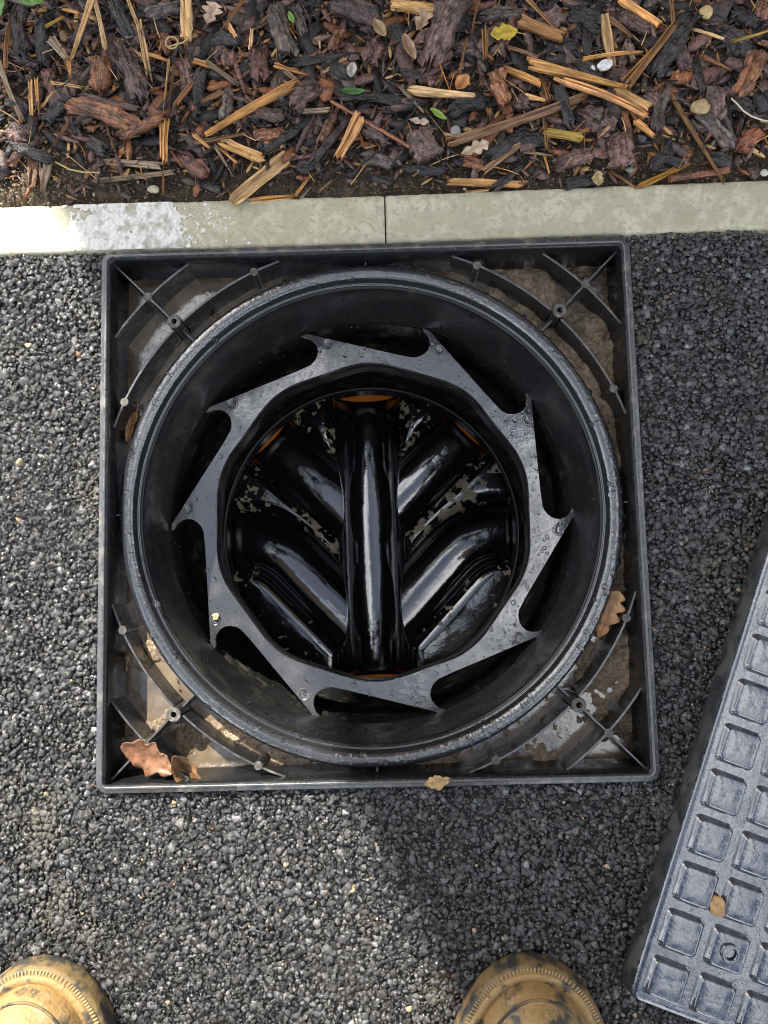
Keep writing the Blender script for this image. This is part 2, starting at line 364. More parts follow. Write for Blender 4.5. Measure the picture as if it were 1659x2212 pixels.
# ------------------------------------------------------------------ bark mulch
PALE = [(.80, .47, .18), (.76, .40, .13), (.82, .54, .26), (.72, .35, .11), (.76, .48, .22)]
BROWN = [(.30, .15, .055), (.34, .17, .06), (.26, .14, .07)]
BLACK = [(.018, .017, .018), (.028, .024, .024), (.040, .033, .032)]
PURP = [(.16, .092, .080), (.19, .105, .084), (.13, .078, .072), (.21, .13, .11)]
RED = [(.27, .105, .045), (.32, .135, .065), (.23, .10, .06)]
GREY = [(.115, .085, .075), (.14, .105, .09)]
TAN = [(.36, .26, .17), (.30, .22, .15)]
TONES = dict(p=PALE, b=BROWN, k=BLACK, u=PURP, r=RED, g=GREY, t=TAN, y=[(.58, .36, .06), (.60, .40, .09)])

def chip_mesh(L, W, T, kind, seed, tone):
    """kind s: split splinter with ridged grain and ragged ends; f: bark flake with lumpy top; t: round twig"""
    rs = np.random.default_rng(seed)
    if kind == 't': nx, nc = 14, 9
    elif kind == 's': nx, nc = 10, 8
    else: nx, nc = 17, 12
    bendy = rs.normal(0, .012 if kind == 's' else .03) * L; arch = rs.uniform(-.01, .03) * L
    strip = rs.normal(0, 1, nc); e0 = rs.normal(0, 1, nc); e1 = rs.normal(0, 1, nc)
    w0, w1 = rs.uniform(.72, 1.05, 2)
    if kind == 's' and rs.random() < .4: w1 *= rs.uniform(.25, .6)
    top = np.zeros((nx, nc, 3)); bot = np.zeros((nx, nc, 3))
    ph = rs.uniform(0, 50)
    for i in range(nx):
        t = i / (nx - 1)
        for j in range(nc):
            v = j / (nc - 1) * 2 - 1
            if kind == 's':
                jag = (e0[j] * (1 - t) ** 6 + e1[j] * t ** 6) * min(.05 * L, W * .45)
                hw = W / 2 * (w0 + (w1 - w0) * t) * (1 + .07 * math.sin(t * 9 + ph))
                x = (t - .5) * L + jag; y = v * hw + bendy * math.sin(t * 3.14)
                z = T * (.5 + .30 * strip[j] * (1 - abs(v) * .6) + .05 * math.sin(t * 14 + j)) + arch * math.sin(t * 3.14)
                zb = -T * .5 + arch * math.sin(t * 3.14)
                if abs(v) == 1: z -= T * .25
            elif kind == 'f':
                prof = min(1, (1 - abs(2 * t - 1) ** 7) + .45)
                ang_ = mnoise.noise(Vector((t * 5 + ph, (1 if v > 0 else -1) * 2.2, seed * .37)))
                hw = W / 2 * prof * (1 + .42 * ang_ * abs(v)) * (w0 + (w1 - w0) * t)
                x = (t - .5) * L + (e0[j] * (1 - t) ** 5 + e1[j] * t ** 5) * .055 * L
                y = v * hw + bendy * math.sin(t * 3.14)
                fur = 1 - abs(mnoise.noise(Vector((x * 28 + ph, y * 170, seed)))) * 2
                lump = fur * .55 + mnoise.noise(Vector((x * 110, y * 130 + ph, seed))) * .9 + mnoise.noise(Vector((x * 330, y * 420 + ph, seed))) * .35
                dome = (1 - abs(v) ** 5 * .75) * (1 - abs(2 * t - 1) ** 8 * .6) * (1 - .25 * abs(v))
                z = T * (-.35 + .75 * dome + .42 * lump) + arch * math.sin(t * 3.14)
                zb = -T * .6 + arch * math.sin(t * 3.14)
            else:
                a = math.pi * (j / (nc - 1)); rr = W / 2 * (w0 + (w1 - w0) * t) * (1 + .12 * mnoise.noise(Vector((t * 7 + ph, j * .8, seed))))
                x = (t - .5) * L; y = -math.cos(a) * rr + bendy * math.sin(t * 3.14 * 1.3); z = math.sin(a) * rr; zb = -math.sin(a) * rr
            top[i, j] = (x, y, z); bot[i, j] = (x, y, zb)
    V = np.concatenate([top.reshape(-1, 3), bot.reshape(-1, 3)]); n = nx * nc
    F = [tuple(reversed(f)) for f in grid_faces(nx, nc)] + [tuple(n + q for q in f) for f in grid_faces(nx, nc)]
    for i in range(nx - 1):
        F += [(i * nc, n + i * nc, n + (i + 1) * nc, (i + 1) * nc), ((i + 1) * nc - 1, (i + 2) * nc - 1, n + (i + 2) * nc - 1, n + (i + 1) * nc - 1)]
    for j in range(nc - 1):
        F += [(j, j + 1, n + j + 1, n + j), ((nx - 1) * nc + j, n + (nx - 1) * nc + j, n + (nx - 1) * nc + j + 1, (nx - 1) * nc + j + 1)]
    base = np.array(tone) * rs.uniform(.8, 1.2)
    C = np.tile(base, (len(V), 1)); C *= (1 + .22 * np.repeat(np.tile(strip, nx)[None], 2, 0).reshape(-1)[:, None]).clip(.45, 1.5)
    if kind in 'sf':   # stained darker or redder towards one end
        tt = np.tile(np.repeat(np.linspace(0, 1, nx), nc), 2)
        q = rs.random()
        if q < .45: C *= (1 - .45 * (tt if rs.random() < .5 else 1 - tt) ** 2)[:, None]
        elif q < .6: C *= np.array([1, .8, .7])
    me = mesh('chip', V, F, 'split_wood' if kind == 's' else 'bark', kind == 't', C)
    return me

CHIP_NAME = dict(s='wood_splinter', f='bark_chip', t='twig')
nchip = 0
CHIPS = []
def chip(kind, tone, x0, y0, x1, y1, w, lift=0.0, label=None):
    global nchip; nchip += 1
    a = P(x0, y0, .004 + lift); b = P(x1, y1, .004 + lift); d = b - a
    L = max(.006, float(np.hypot(d[0], d[1]))); W = w / (FPX / .657) * 1.0
    T = (W * (.38 if kind == 's' else .34)); T = min(max(T, .0016), .009)
    if kind == 't': T = W
    cx, cy = (a[0] + b[0]) / 2, (a[1] + b[1]) / 2
    z = max(soil_z(cx, cy) + T * .5 + .001, .004 + lift * 1.0) + (.0004 * (nchip % 7)) if cy > .345 else soil_z(cx, cy) + T * .5 + .0015 + lift * .5
    o = obj(CHIP_NAME[kind], chip_mesh(L, W, T, kind, nchip * 7 + 3, random.choice(TONES[tone])))
    o.location = (cx, cy, z)
    o.rotation_euler = (random.gauss(0, .10), random.gauss(0, min(.10, .004 / L)), math.atan2(d[1], d[0]))
    lab = label or 'x'
    if not label: CHIPS.append((o, kind, tone, L, W, (x0 + x1) / 2, (y0 + y1) / 2))
    tag(o, lab, 'twig' if kind == 't' else ('bark' if kind == 'f' else 'wood chip'), None if label else 'loose pieces of the bark mulch')
    return o

# pieces read off the photograph: kind, tone, end points and width in picture pixels, lift in mm
FLAKES = '''k 38 13 48 114 43 1;k 86 38 88 141 35 1;u 258 106 308 217 62 2;g 318 32 389 14 36 3;k 248 13 280 85 36 1;u 182 208 303 240 18 2;u 385 325 445 372 45 2;
r 352 65 366 115 28 2;u 394 130 405 200 42 1;k 436 155 428 228 28 2;g 495 192 482 258 32 3;g 640 12 658 78 24 2;u 714 12 815 42 58 2;u 562 100 563 172 50 2;
u 492 105 490 143 40 2;k 733 210 905 228 26 3;r 737 62 718 110 25 3;u 820 90 795 135 45 2;k 640 137 760 118 24 1;u 540 242 612 252 30 2;r 550 294 604 286 28 3;
k 571 325 646 278 26 3;r 722 238 692 310 26 3;k 758 250 672 352 22 3;k 778 331 700 372 14 1;g 783 331 850 350 35 2;u 786 276 840 306 38 2;g 1040 35 1130 25 38 2;u 980 106 1028 104 45 1;
u 932 165 935 188 28 2;k 838 230 897 225 34 3;k 970 245 1045 215 46 3;k 1203 192 1232 272 30 4;u 1132 207 1125 240 35 2;k 866 157 912 162 24 2;
k 1142 263 1056 336 36 5;r 1000 336 1055 352 28 2;u 1200 350 1280 325 48 2;k 1071 394 1135 341 20 2;k 1228 385 1311 372 30 2;k 1488 38 1412 162 56 3;g 1417 283 1438 190 36 4;k 1506 121 1518 202 22 3;
u 1545 187 1550 255 46 3;r 1640 115 1595 205 50 3;k 1577 20 1640 50 40 1;r 1650 10 1640 42 30 2;u 1342 33 1405 71 40 1;u 1262 240 1320 285 55 1;g 1505 235 1580 312 35 4;
r 1600 315 1645 278 45 2;r 1475 315 1500 325 28 2;k 1415 358 1470 305 30 1;k 1640 205 1655 245 44 2;u 1635 345 1645 372 26 2;k 160 95 190 60 40 1;k 20 210 60 250 46 1;k 95 262 140 225 36 1;k 190 300 230 330 40 1;
k 460 80 520 90 46 1;k 1230 25 1290 60 55 1;k 1380 100 1440 95 36 0;k 1180 95 1245 100 40 0;u 60 300 20 270 50 1;k 1240 140 1300 165 40 1;k 640 230 600 215 40 0;k 700 140 760 165 46 1;u 1310 160 1360 175 46 0;u 1390 205 1420 225 40 1;k 850 60 880 130 40 0;u 1460 80 1480 150 40 0;k 1560 70 1620 110 50 0;u 1160 60 1210 30 44 0;k 1580 220 1620 245 40 1;k 30 320 110 340 28 3;k 640 360 690 340 30 1;k 860 350 960 360 26 1;k 1120 300 1190 300 40 0;u 860 320 850 350 36 1;k 420 380 470 400 18 0;k 800 370 850 380 22 1;k 1440 330 1480 350 28 0;k 1540 330 1590 345 30 0;u 100 150 120 200 38 0;k 980 20 1010 60 36 0'''
SPLIT = '''p 202 0 154 119 18 5;p 205 0 230 111 11 6;t 111 86 147 131 25 4;p 145 121 157 174 12 4;p 278 0 300 58 9 4;p 298 40 321 162 18 5;p 402 0 402 86 26 6;b 24 28 15 154 11 3;t 0 136 48 260 14 4;p 114 181 177 192 7 3;
p 121 195 96 232 5 3;p 68 177 71 250 9 3;p 81 174 82 245 9 4;b 162 245 119 311 12 2;p 366 131 352 245 6 6;b 376 140 366 250 9 5;p 350 270 350 340 9 4;p 362 262 358 352 11 5;b 417 177 382 233 15 4;t 214 339 344 354 15 2;
t 210 379 370 363 12 1;b 346 336 346 407 4 4;b 57 331 55 389 12 3;b 72 341 63 392 11 3;b 528 0 487 66 9 5;p 493 58 510 83 12 4;p 419 134 455 140 12 4;t 447 134 518 187 11 5;
b 480 200 437 222 18 3;p 594 142 667 164 14 4;t 616 157 652 187 10 4;p 545 66 541 106 10 3;t 654 243 710 243 13 4;b 419 306 528 291 14 4;p 477 304 568 336 24 3;
p 531 422 629 412 14 1;t 462 311 498 367 10 3;p 465 309 508 344 5 3;p 670 362 637 410 7 2;b 668 318 676 348 4 3;t 715 377 687 402 5 1;b 776 288 786 319 6 3;
p 419 293 452 319 12 3;p 846 8 942 25 30 4;b 1036 0 1019 76 7 5;b 1137 0 1205 71 11 4;b 1122 48 1213 86 26 4;b 1007 88 993 172 9 4;t 1104 104 1162 126 8 4;p 947 134 973 197 3 4;p 889 195 1023 210 23 4;
p 1091 149 1167 182 18 4;b 1167 152 1182 227 7 5;p 1330 197 1400 235 26 3;p 1304 30 1323 149 24 3;p 1263 127 1380 114 12 6;t 1359 98 1367 134 22 4;p 1342 0 1422 55 22 5;b 1448 0 1455 71 12 3;
b 1316 43 1362 83 14 3;y 1577 93 1655 71 10 3;b 1518 124 1579 149 12 3;b 1453 195 1569 382 14 6;p 1374 261 1410 296 17 3;p 1428 271 1448 291 9 3;y 1493 339 1387 390 14 3;
b 1326 357 1380 392 6 1;p 1635 314 1659 329 10 3;t 1048 362 1172 276 15 5;t 1132 319 1193 326 9 4;b 1172 253 1180 319 7 4;p 970 384 1129 382 19 1;p 1132 210 1177 218 14 3;
p 1178 320 1190 364 4 3;t 866 195 915 243 7 4;p 1190 160 1260 176 5 5;p 1450 60 1340 180 6 5;b 230 260 250 330 6 1;p 250 345 262 320 4 2;p 30 240 18 190 5 2;p 960 290 1000 300 6 3;p 1290 300 1330 262 6 2;p 1585 200 1625 205 10 2;p 750 120 700 158 6 3;p 320 118 362 132 8 4;b 560 55 590 30 8 2;t 640 420 668 392 6 1;p 1010 400 1060 398 6 0;y 100 62 140 40 8 1;p 1395 88 1440 92 6 3;b 870 300 850 270 7 2;p 1500 60 1560 90 6 2;b 1230 300 1270 280 8 2;p 130 20 170 30 7 2'''
def parse(s, kind):
    for it in s.replace('\n', '').split(';'):
        q = it.split()
        if len(q) == 7: chip(kind, q[0], *map(float, q[1:6]), float(q[6]) * .001)
parse(FLAKES, 'f'); parse(SPLIT, 's')
chip('f', 'r', 150, 226, 292, 280, 52, .006, 'long curved rusty red bark piece with cracked skin')
chip('f', 'r', 255, 290, 352, 262, 36, .005, 'ragged reddish bark piece overlapping the long rusty curved one')
chip('f', 'r', 220, 119, 213, 197, 48, .005, 'blocky rusty bark chunk split down its middle')
chip('f', 'g', 594, 8, 628, 118, 50, .006, 'dark grey brown bark slab with a forked lower end')
chip('f', 'u', 985, -6, 928, 137, 76, .007, 'largest smooth dark grey bark slab, beside the yellow leaf scrap')
chip('f', 'u', 690, 182, 634, 232, 48, .006, 'rectangular dark purplish bark block below a pale splinter tip')
chip('f', 'r', 1074, 150, 1092, 222, 40, .006, 'dark wine red bark chunk below the orange wood stub')
chip('f', 'u', 900, 280, 935, 335, 72, .004, 'fan shaped purplish bark flake with deep creases')
chip('f', 'u', 1347, 286, 1352, 352, 68, .005, 'round brown bark flake with a pale scrape')
chip('s', 'p', 634, 185, 455, 284, 30, .007, 'long golden wood splinter with frayed end and dark grain')
chip('s', 'p', 609, 331, 500, 422, 34, .005, 'broad flat straw coloured wood strip beside the edging')
chip('s', 'p', 778, 256, 730, 336, 34, .005, 'pointed pale wood wedge between black bark strips')
chip('s', 'p', 1147, 141, 1352, 190, 23, .008, 'long straight peach coloured splinter below the white stone')
chip('s', 'p', 1215, 180, 1402, 252, 21, .006, 'long ragged golden splinter under the peach coloured one')
chip('s', 'b', 1262, 208, 973, 311, 22, .004, 'very long brown splinter crossed by black bark')
chip('s', 'b', 1458, 53, 1354, 190, 17, .007, 'brown bundle of split fibres leaning on a dark slab')
chip('s', 'b', 1048, 63, 1048, 129, 19, .005, 'short orange brown wood stub with dark core')
chip('s', 'y', 1180, 283, 1253, 299, 20, .005, 'bright yellow split stub with a chewed end')
chip('s', 't', 93, 341, 83, 407, 28, .004, 'grey tan frayed wood stub standing in sandy soil')
chip('t', 'r', 1453, 377, 1582, 357, 19, .003, 'stout pinkish brown twig beside the edging')
chip('t', 'r', 715, 220, 884, 320, 11, .007, 'knobbly pinkish twig lying over the bark')
chip('t', 'b', 750, 0, 695, 53, 5, .006)

LANDMARKS = [('yellow leaf scrap', 1089, 70), ('white stone', 1308, 140), ('honey coloured pebble', 1526, 26), ('heart shaped pebble', 1513, 232), ('brown oval pebble', 137, 78), ('cream pebble', 331, 409), ('grey pebble', 984, 283),
    ('curly tendril', 385, 85), ('white root fibre', 1620, 245), ('pinkish lobed leaf', 457, 30), ('cream oak leaf', 1026, 321), ('dark green leaf', 763, 197), ('long rusty bark', 220, 252), ('rusty bark chunk', 216, 160), ('forked bark slab', 610, 60),
    ('largest bark slab', 957, 65), ('round brown flake', 1350, 320), ('long golden splinter', 545, 235), ('broad straw strip', 555, 375), ('pale wood wedge', 755, 296), ('bright yellow stub', 1216, 291), ('stout pinkish twig', 1517, 367),
    ('frayed tan stub', 88, 375), ('green shrub leaves', 40, 10), ('edging joint', 832, 415), ('wine red bark', 1083, 186), ('straw stem', 168, 368)]
TONE_WORD = dict(p='pale', b='brown', k='black', u='purplish', r='rusty red', g='grey brown', t='weathered tan', y='yellow')
def label_chips():
    seen = {}
    for o, kind, tone, L, W, x, y in CHIPS:
        size = 'long' if L > .035 else ('short' if L < .02 else '')
        if kind == 'f': size = 'large' if W * L > .0009 else ('small' if W * L < .0004 else '')
        thing = dict(s='wood splinter', f='bark piece', t='thin twig')[kind]
        if kind == 's' and W < .004: size += ' thin'
        near = sorted(LANDMARKS, key=lambda m: (m[1] - x) ** 2 + (m[2] - y) ** 2)[:2]
        seen.setdefault((size, TONE_WORD[tone], thing, near[0][0], near[1][0]), []).append((L * W, o))
    for (size, tone, thing, a, b), items in seen.items():
        items.sort(key=lambda q: q[0])
        for k, (_, o) in enumerate(items):
            rank = '' if len(items) == 1 else ('smallest' if k == 0 else ('biggest' if k == len(items) - 1 else 'middling'))
            o['label'] = ' '.join(f'{rank} {size} {tone} {thing} near the {a} and the {b}'.split())
label_chips()

def litter():
    """the small dark crumbs, shreds and fibres between the pieces: nobody could count them"""
    simple = []
    for k in range(10):
        w = random.uniform(.10, .5); h = random.uniform(.05, .14)
        pts = [(-1, -w * .6, 0), (-.3, -w, .02), (.4, -w * .8, 0), (1, -w * .2, .05), (.9, w * .5, 0), (.1, w, -.02), (-.8, w * .7, 0)]
        pts = [(x + random.uniform(-.1, .1), y + random.uniform(-.1, .1) * w, z) for x, y, z in pts]
        V = np.array([(x, y, z + h) for x, y, z in pts] + [(x * .95, y * .95, z - h) for x, y, z in pts] + [(0, 0, h * 1.5)])
        n = 7; F = [(i, (i + 1) % n, 14) for i in range(n)]
        for i in range(n): F += [(i, n + i, n + (i + 1) % n), (i, n + (i + 1) % n, (i + 1) % n)]
        simple.append((V, np.array(F)))
    n = 7600
    X = rng.uniform(-.46, .50, n); Y = KY1 + .004 + (.27) * rng.random(n) ** .85
    keep = rng.random(n) < np.clip((Y - KY1 - .002) / .035, .12, 1); X, Y = X[keep], Y[keep]; n = len(X)
    r = np.clip(rng.lognormal(math.log(.0068), .55, n), .002, .022)
    pal = np.array(BLACK * 2 + PURP + GREY + RED[:2] + BROWN[:2] + [(.50, .32, .13)]); ci = rng.integers(0, len(pal), n); C = pal[ci] * rng.uniform(.7, 1.3, (n, 1)); r = np.where(ci >= len(pal) - 4, np.minimum(r, .007), r); r = np.where(Y < KY1 + .03, np.minimum(r, .008), r)
    Zc = np.array([soil_z(a, b) for a, b in zip(X, Y)]) + rng.uniform(.0005, .0045, n) * np.clip((Y - KY1) / .03, .3, 1)
    o = obj('mulch_litter', scatter_mesh('mulch_litter', simple, np.stack([X, Y, Zc], -1), r, rng.uniform(0, 6.28, n), rng.normal(0, .22, (n, 2)), C, 'litter'))
    tag(o, 'small dark bark crumbs and shreds between the larger mulch pieces', 'mulch', kind='stuff')
    # the same mulch goes on beyond the strip seen from above
    k = 4200; X2 = rng.uniform(-1.6, 1.6, k); Y2 = rng.uniform(KY1 + .01, 1.5, k); out = (abs(X2 - .02) > .47) | (Y2 > .57); X2, Y2 = X2[out], Y2[out]; k = len(X2)
    o = obj('mulch_litter', scatter_mesh('mulch_litter_far', simple, np.stack([X2, Y2, rng.uniform(-.008, .004, k)], -1), rng.uniform(.012, .045, k), rng.uniform(0, 6.28, k), rng.normal(0, .15, (k, 2)), pal[rng.integers(0, len(pal), k)], 'litter'))
    tag(o, 'coarse bark mulch covering the rest of the planting bed', 'mulch', kind='stuff')
    # thin black and straw coloured fibres
    Vs = []; Fs = []; Cs = []; off = 0
    for k in range(420):
        x = random.uniform(-.42, .46); y = KY1 + .008 + .25 * random.random(); a = random.uniform(0, 6.28); L = random.uniform(.012, .05); a = a if y > KY1 + .06 else random.uniform(.3, 2.8); w = random.uniform(.0002, .0008)
        pale = random.random() < .33; c = random.choice(PALE if pale else BLACK); w *= .7 if pale else 1.3
        z = soil_z(x, y) + random.uniform(.003, .010); bend = random.uniform(-1, 1) * (.3 if pale else (1.2 if y > KY1 + .06 else .2))
        seg = 6; px, py = x, y
        for i in range(seg + 1):
            t = i / seg; aa = a + bend * t; zz = z + .002 * math.sin(t * 3.1 + k)
            nx_, ny_ = -math.sin(aa) * w, math.cos(aa) * w
            Vs += [(px + nx_, py + ny_, zz), (px, py, zz + w * 1.6), (px - nx_, py - ny_, zz), (px, py, zz - w)]
            Cs += [c] * 4; px += math.cos(aa) * L / seg; py += math.sin(aa) * L / seg
        for i in range(seg):
            for q in range(4): Fs.append((off + i * 4 + q, off + i * 4 + (q + 1) % 4, off + i * 4 + 4 + (q + 1) % 4, off + i * 4 + 4 + q))
        off += 4 * (seg + 1)
    o = obj('mulch_fibres', fast_mesh('mulch_fibres', np.array(Vs), np.array(Fs), 'litter', False, np.array(Cs)))
    tag(o, 'thin black and straw coloured fibres tangled in the mulch', 'fibres', kind='stuff')
litter()

# ------------------------------------------------------------------ leaves and pebbles
def leaf(name, x, y, z, L, W, ang, c, label, lobes=0, curl=.2, fold=.2, tilt=(0, 0), seed=1, rag=.12, group=None, cat='leaf', c2=None):
    nt, nv = 26, 9; V = []; C = []; rs = random.Random(seed)
    for i in range(nt):
        t = i / (nt - 1)
        hw = W / 2 * (math.sin(math.pi * min(1, t * .96 + .02)) ** .75) * (.75 + .5 * t if lobes else 1)
        if lobes: hw *= .42 + .68 * abs(math.sin(t * math.pi * lobes)) ** 1.1
        for j in range(nv):
            v = j / (nv - 1) * 2 - 1
            e = 1 + rag * mnoise.noise(Vector((t * 7, v * 2, seed * 3.7)))
            xx = (t - .5) * L + (abs(v) * .16 * W if lobes else 0) * math.sin(t * 3.14); yy = v * hw * e
            zz = fold * abs(v) * hw + curl * L * (t - .5) ** 2 + .06 * W * mnoise.noise(Vector((t * 5, v * 2.5, seed)))
            V.append((xx, yy, zz)); k = (1 - .25 * (1 - abs(v)) ** 4) * (1 + .35 * mnoise.noise(Vector((t * 4, v * 2, seed + 9))))
            cc = c if not c2 else [c[q] + (c2[q] - c[q]) * max(0, min(1, t * 1.4 - .2 + .4 * mnoise.noise(Vector((t * 3, v, seed + 2))))) for q in range(3)]
            C.append([q * k for q in cc])
    o = obj(name, mesh(name, V, grid_faces(nt, nv), 'leaf', True, np.array(C)))
    o.location = (x, y, z); o.rotation_euler = (tilt[0], tilt[1], R(ang))
    s = o.modifiers.new('thickness', 'SOLIDIFY'); s.thickness = .0004
    return tag(o, label, cat, group)

def pebble(x, y, z, sx, sy, c, label, seed=1, ang=0, sz=None, name='pebble', cat='stone', group=None, amp=.3):
    bm = bmesh.new(); bmesh.ops.create_icosphere(bm, subdivisions=3, radius=1)
    for v in bm.verts:
        n = mnoise.noise(v.co * 1.1 + Vector((seed * 3.1, 0, 0))) * amp + mnoise.noise(v.co * 3.3 + Vector((seed, 0, 0))) * amp * .3
        v.co *= 1 + n; v.co = Vector((v.co.x * sx, v.co.y * sy, v.co.z * (sz or min(sx, sy) * .7)))
    me = bpy.data.meshes.new(name); bm.to_mesh(me); bm.free(); setup(me, 'pebble', True, np.array(c))
    o = obj(name, me); o.location = (x, y, z); o.rotation_euler = (0, 0, R(ang)); return tag(o, label, cat, group)
PX = .657 / FPX
def on_bed(x, y, h=.008): q = P(x, y, h); return q[0], q[1], h
leaf('dead_leaf', *on_bed(1089, 70, .012), 62 * PX, 38 * PX, 8, (.52, .37, .05), 'torn bright yellow leaf scrap on the mulch', lobes=0, curl=.05, fold=.05, seed=3, rag=.6)
leaf('dead_leaf', *on_bed(457, 30, .010), 55 * PX, 46 * PX, 70, (.48, .34, .24), 'pale pinkish lobed dead leaf with dark spots on the mulch', lobes=3, curl=.3, seed=4)
leaf('dead_leaf', *on_bed(912, 50, .012), 50 * PX, 40 * PX, 60, (.42, .29, .18), 'beige folded dead leaf under the pale fibre bundle', lobes=2, curl=.5, fold=.8, seed=5)
leaf('dead_leaf', *on_bed(884, 106, .014), 66 * PX, 24 * PX, -68, (.34, .20, .12), 'narrow curled brown leaf beside the largest bark slab', curl=.5, fold=.9, seed=6)
leaf('green_leaf', *on_bed(629, 38, .014), 30 * PX, 13 * PX, -68, (.16, .30, .05), 'small fresh green leaf resting on the forked bark slab', curl=.3, fold=.3, seed=7)
leaf('green_leaf', *on_bed(763, 197, .013), 54 * PX, 17 * PX, -4, (.055, .14, .035), 'dark green oval leaf resting above a black bark strip', curl=.4, fold=.2, seed=8)
leaf('green_leaf', *on_bed(947, 247, .012), 44 * PX, 14 * PX, -38, (.22, .36, .06), 'pointed light green leaf beside a black bark block', curl=.3, fold=.5, seed=9)
leaf('dead_leaf', *on_bed(760, 152, .012), 36 * PX, 22 * PX, 80, (.40, .36, .31), 'small pale grey pointed leaf standing in the bark', curl=.3, fold=.5, seed=10)
leaf('dead_leaf', *on_bed(1026, 321, .008), 66 * PX, 34 * PX, 22, (.55, .42, .28), 'cream crumpled oak leaf under a black bark piece', lobes=3, curl=.2, seed=11)
leaf('dead_leaf', *on_bed(998, 182, .012), 42 * PX, 30 * PX, 50, (.50, .22, .07), 'small orange crumpled leaf beside the wine red bark', curl=.8, fold=.7, seed=12)
leaf('dead_leaf', *on_bed(905, 262, .010), 44 * PX, 18 * PX, -10, (.50, .38, .28), 'cream lobed leaf fragment above the fan shaped bark', lobes=2, curl=.3, seed=13)
leaf('dead_leaf', *on_bed(820, 62, .010), 50 * PX, 26 * PX, -60, (.30, .21, .10), 'olive brown dead leaf half under a bark edge', curl=.4, fold=.4, seed=14)
leaf('dead_leaf', *on_bed(1292, 386, .002), 34 * PX, 26 * PX, 90, (.42, .30, .14), 'tan leaf scrap against the dry edging stone', curl=.2, fold=.2, seed=15, rag=.5)
pebble(*on_bed(1308, 140, .015), 17 * PX, 11 * PX, (.80, .80, .78), 'bright white lumpy stone on pale wood', 2, 25, amp=.45)
pebble(*on_bed(1281, 146, .013), 6 * PX, 4 * PX, (.80, .80, .78), 'tiny white stone crumb beside the white stone', 3, 120, amp=.5)
pebble(*on_bed(1526, 26, .012), 15 * PX, 15 * PX, (.55, .40, .17), 'glossy honey coloured round pebble', 4, amp=.2)
pebble(*on_bed(1513, 232, .012), 19 * PX, 18 * PX, (.42, .31, .15), 'heart shaped tan pebble beside a square bark block', 5, amp=.35)
pebble(*on_bed(137, 78, .010), 9 * PX, 14 * PX, (.20, .12, .045), 'smooth brown oval pebble between black bark pieces', 6, 15, amp=.1)
pebble(*on_bed(331, 409, -.003), 14 * PX, 9 * PX, (.46, .42, .28), 'flat cream pebble in the soil beside the edging', 7, amp=.2)
pebble(*on_bed(984, 283, .009), 12 * PX, 13 * PX, (.28, .28, .26), 'small grey pebble above the fan shaped bark', 8, amp=.2)
pebble(*on_bed(1652, 373, .002), 10 * PX, 8 * PX, (.55, .53, .48), 'pale grey pebble beside the dry edging stone', 9, amp=.2)
pebble(*on_bed(1360, 367, .002), 9 * PX, 7 * PX, (.17, .20, .18), 'small greenish grey pebble beside the dry edging stone', 10, amp=.2)
pebble(*on_bed(1388, 300, .006), 9 * PX, 9 * PX, (.06, .07, .075), 'dark slate chip under the round brown flake', 11, amp=.5)
pebble(*on_bed(120, 386, -.002), 6 * PX, 5 * PX, (.42, .24, .09), 'small orange pebble in the sandy soil', 12, amp=.2)
tube('curly_tendril', [on_bed(371 + 13 * math.cos(a) * (1 - k * .00), 92 + 13 * math.sin(a), .013) for k, a in enumerate(np.linspace(2.2, 8.6, 22))] + [on_bed(x, y, .015) for x, y in ((395, 92), (408, 80), (416, 62), (413, 46), (408, 40))], .0007, mat('tendril', (.50, .38, .16), .5), 6)
tag(bpy.data.objects['curly_tendril'], 'thin straw coloured tendril curled into a loop', 'tendril')
tube('root_fibre', [on_bed(x, y, .010) for x, y in ((1579, 212), (1592, 224), (1606, 240), (1625, 252), (1645, 259), (1662, 263))], .0008, mat('root', (.62, .54, .42), .5), 6)
tag(bpy.data.objects['root_fibre'], 'white curved root fibre beside the rusty bark', 'root')
tube('dry_stem', [on_bed(x, y, .004) for x, y in ((120, 350), (150, 366), (180, 372), (216, 373))], .0008, 'tendril', 6)
tag(bpy.data.objects['dry_stem'], 'thin straw stem lying on the bare soil', 'stem')

def shrub():
    """low evergreen whose leaves hang in at the corner of the bed"""
    s = empty('evergreen_shrub', (-.42, .62, -.01)); tag(s, 'glossy green shrub with broad leaves hanging over the mulch', 'shrub')
    def shoot(pts, r): tube('stem', [Vector(p) - s.location for p in pts], r, 'evergreen', 6, s)
    L0 = P(66, 2, .03); L1 = P(2, 20, .03)
    shoot([(-.42, .62, -.01), (-.41, .59, .05), (L0[0] - .01, L0[1] + .05, .05)], .002); shoot([(-.42, .62, -.01), (-.40, .57, .06), (L1[0] - .01, L1[1] + .05, .05)], .002)
    spots = [(L0[0] - .002, L0[1] + .003, .032, -28, .036, .019), (L1[0] - .003, L1[1] + .004, .032, -85, .040, .017)]
    for k in range(26): spots.append((-.42 + random.gauss(0, .05), .64 + abs(random.gauss(0, .05)), random.uniform(.03, .14), random.uniform(0, 360), random.uniform(.03, .045), random.uniform(.015, .022)))
    for k, (x, y, z, a, L, W) in enumerate(spots):
        o = leaf('leaf', x - s.location.x, y - s.location.y, z - s.location.z, L, W, a, (.075, .20, .03), None, curl=.3, fold=.25, seed=40 + k, cat=None); o.parent = s
shrub()

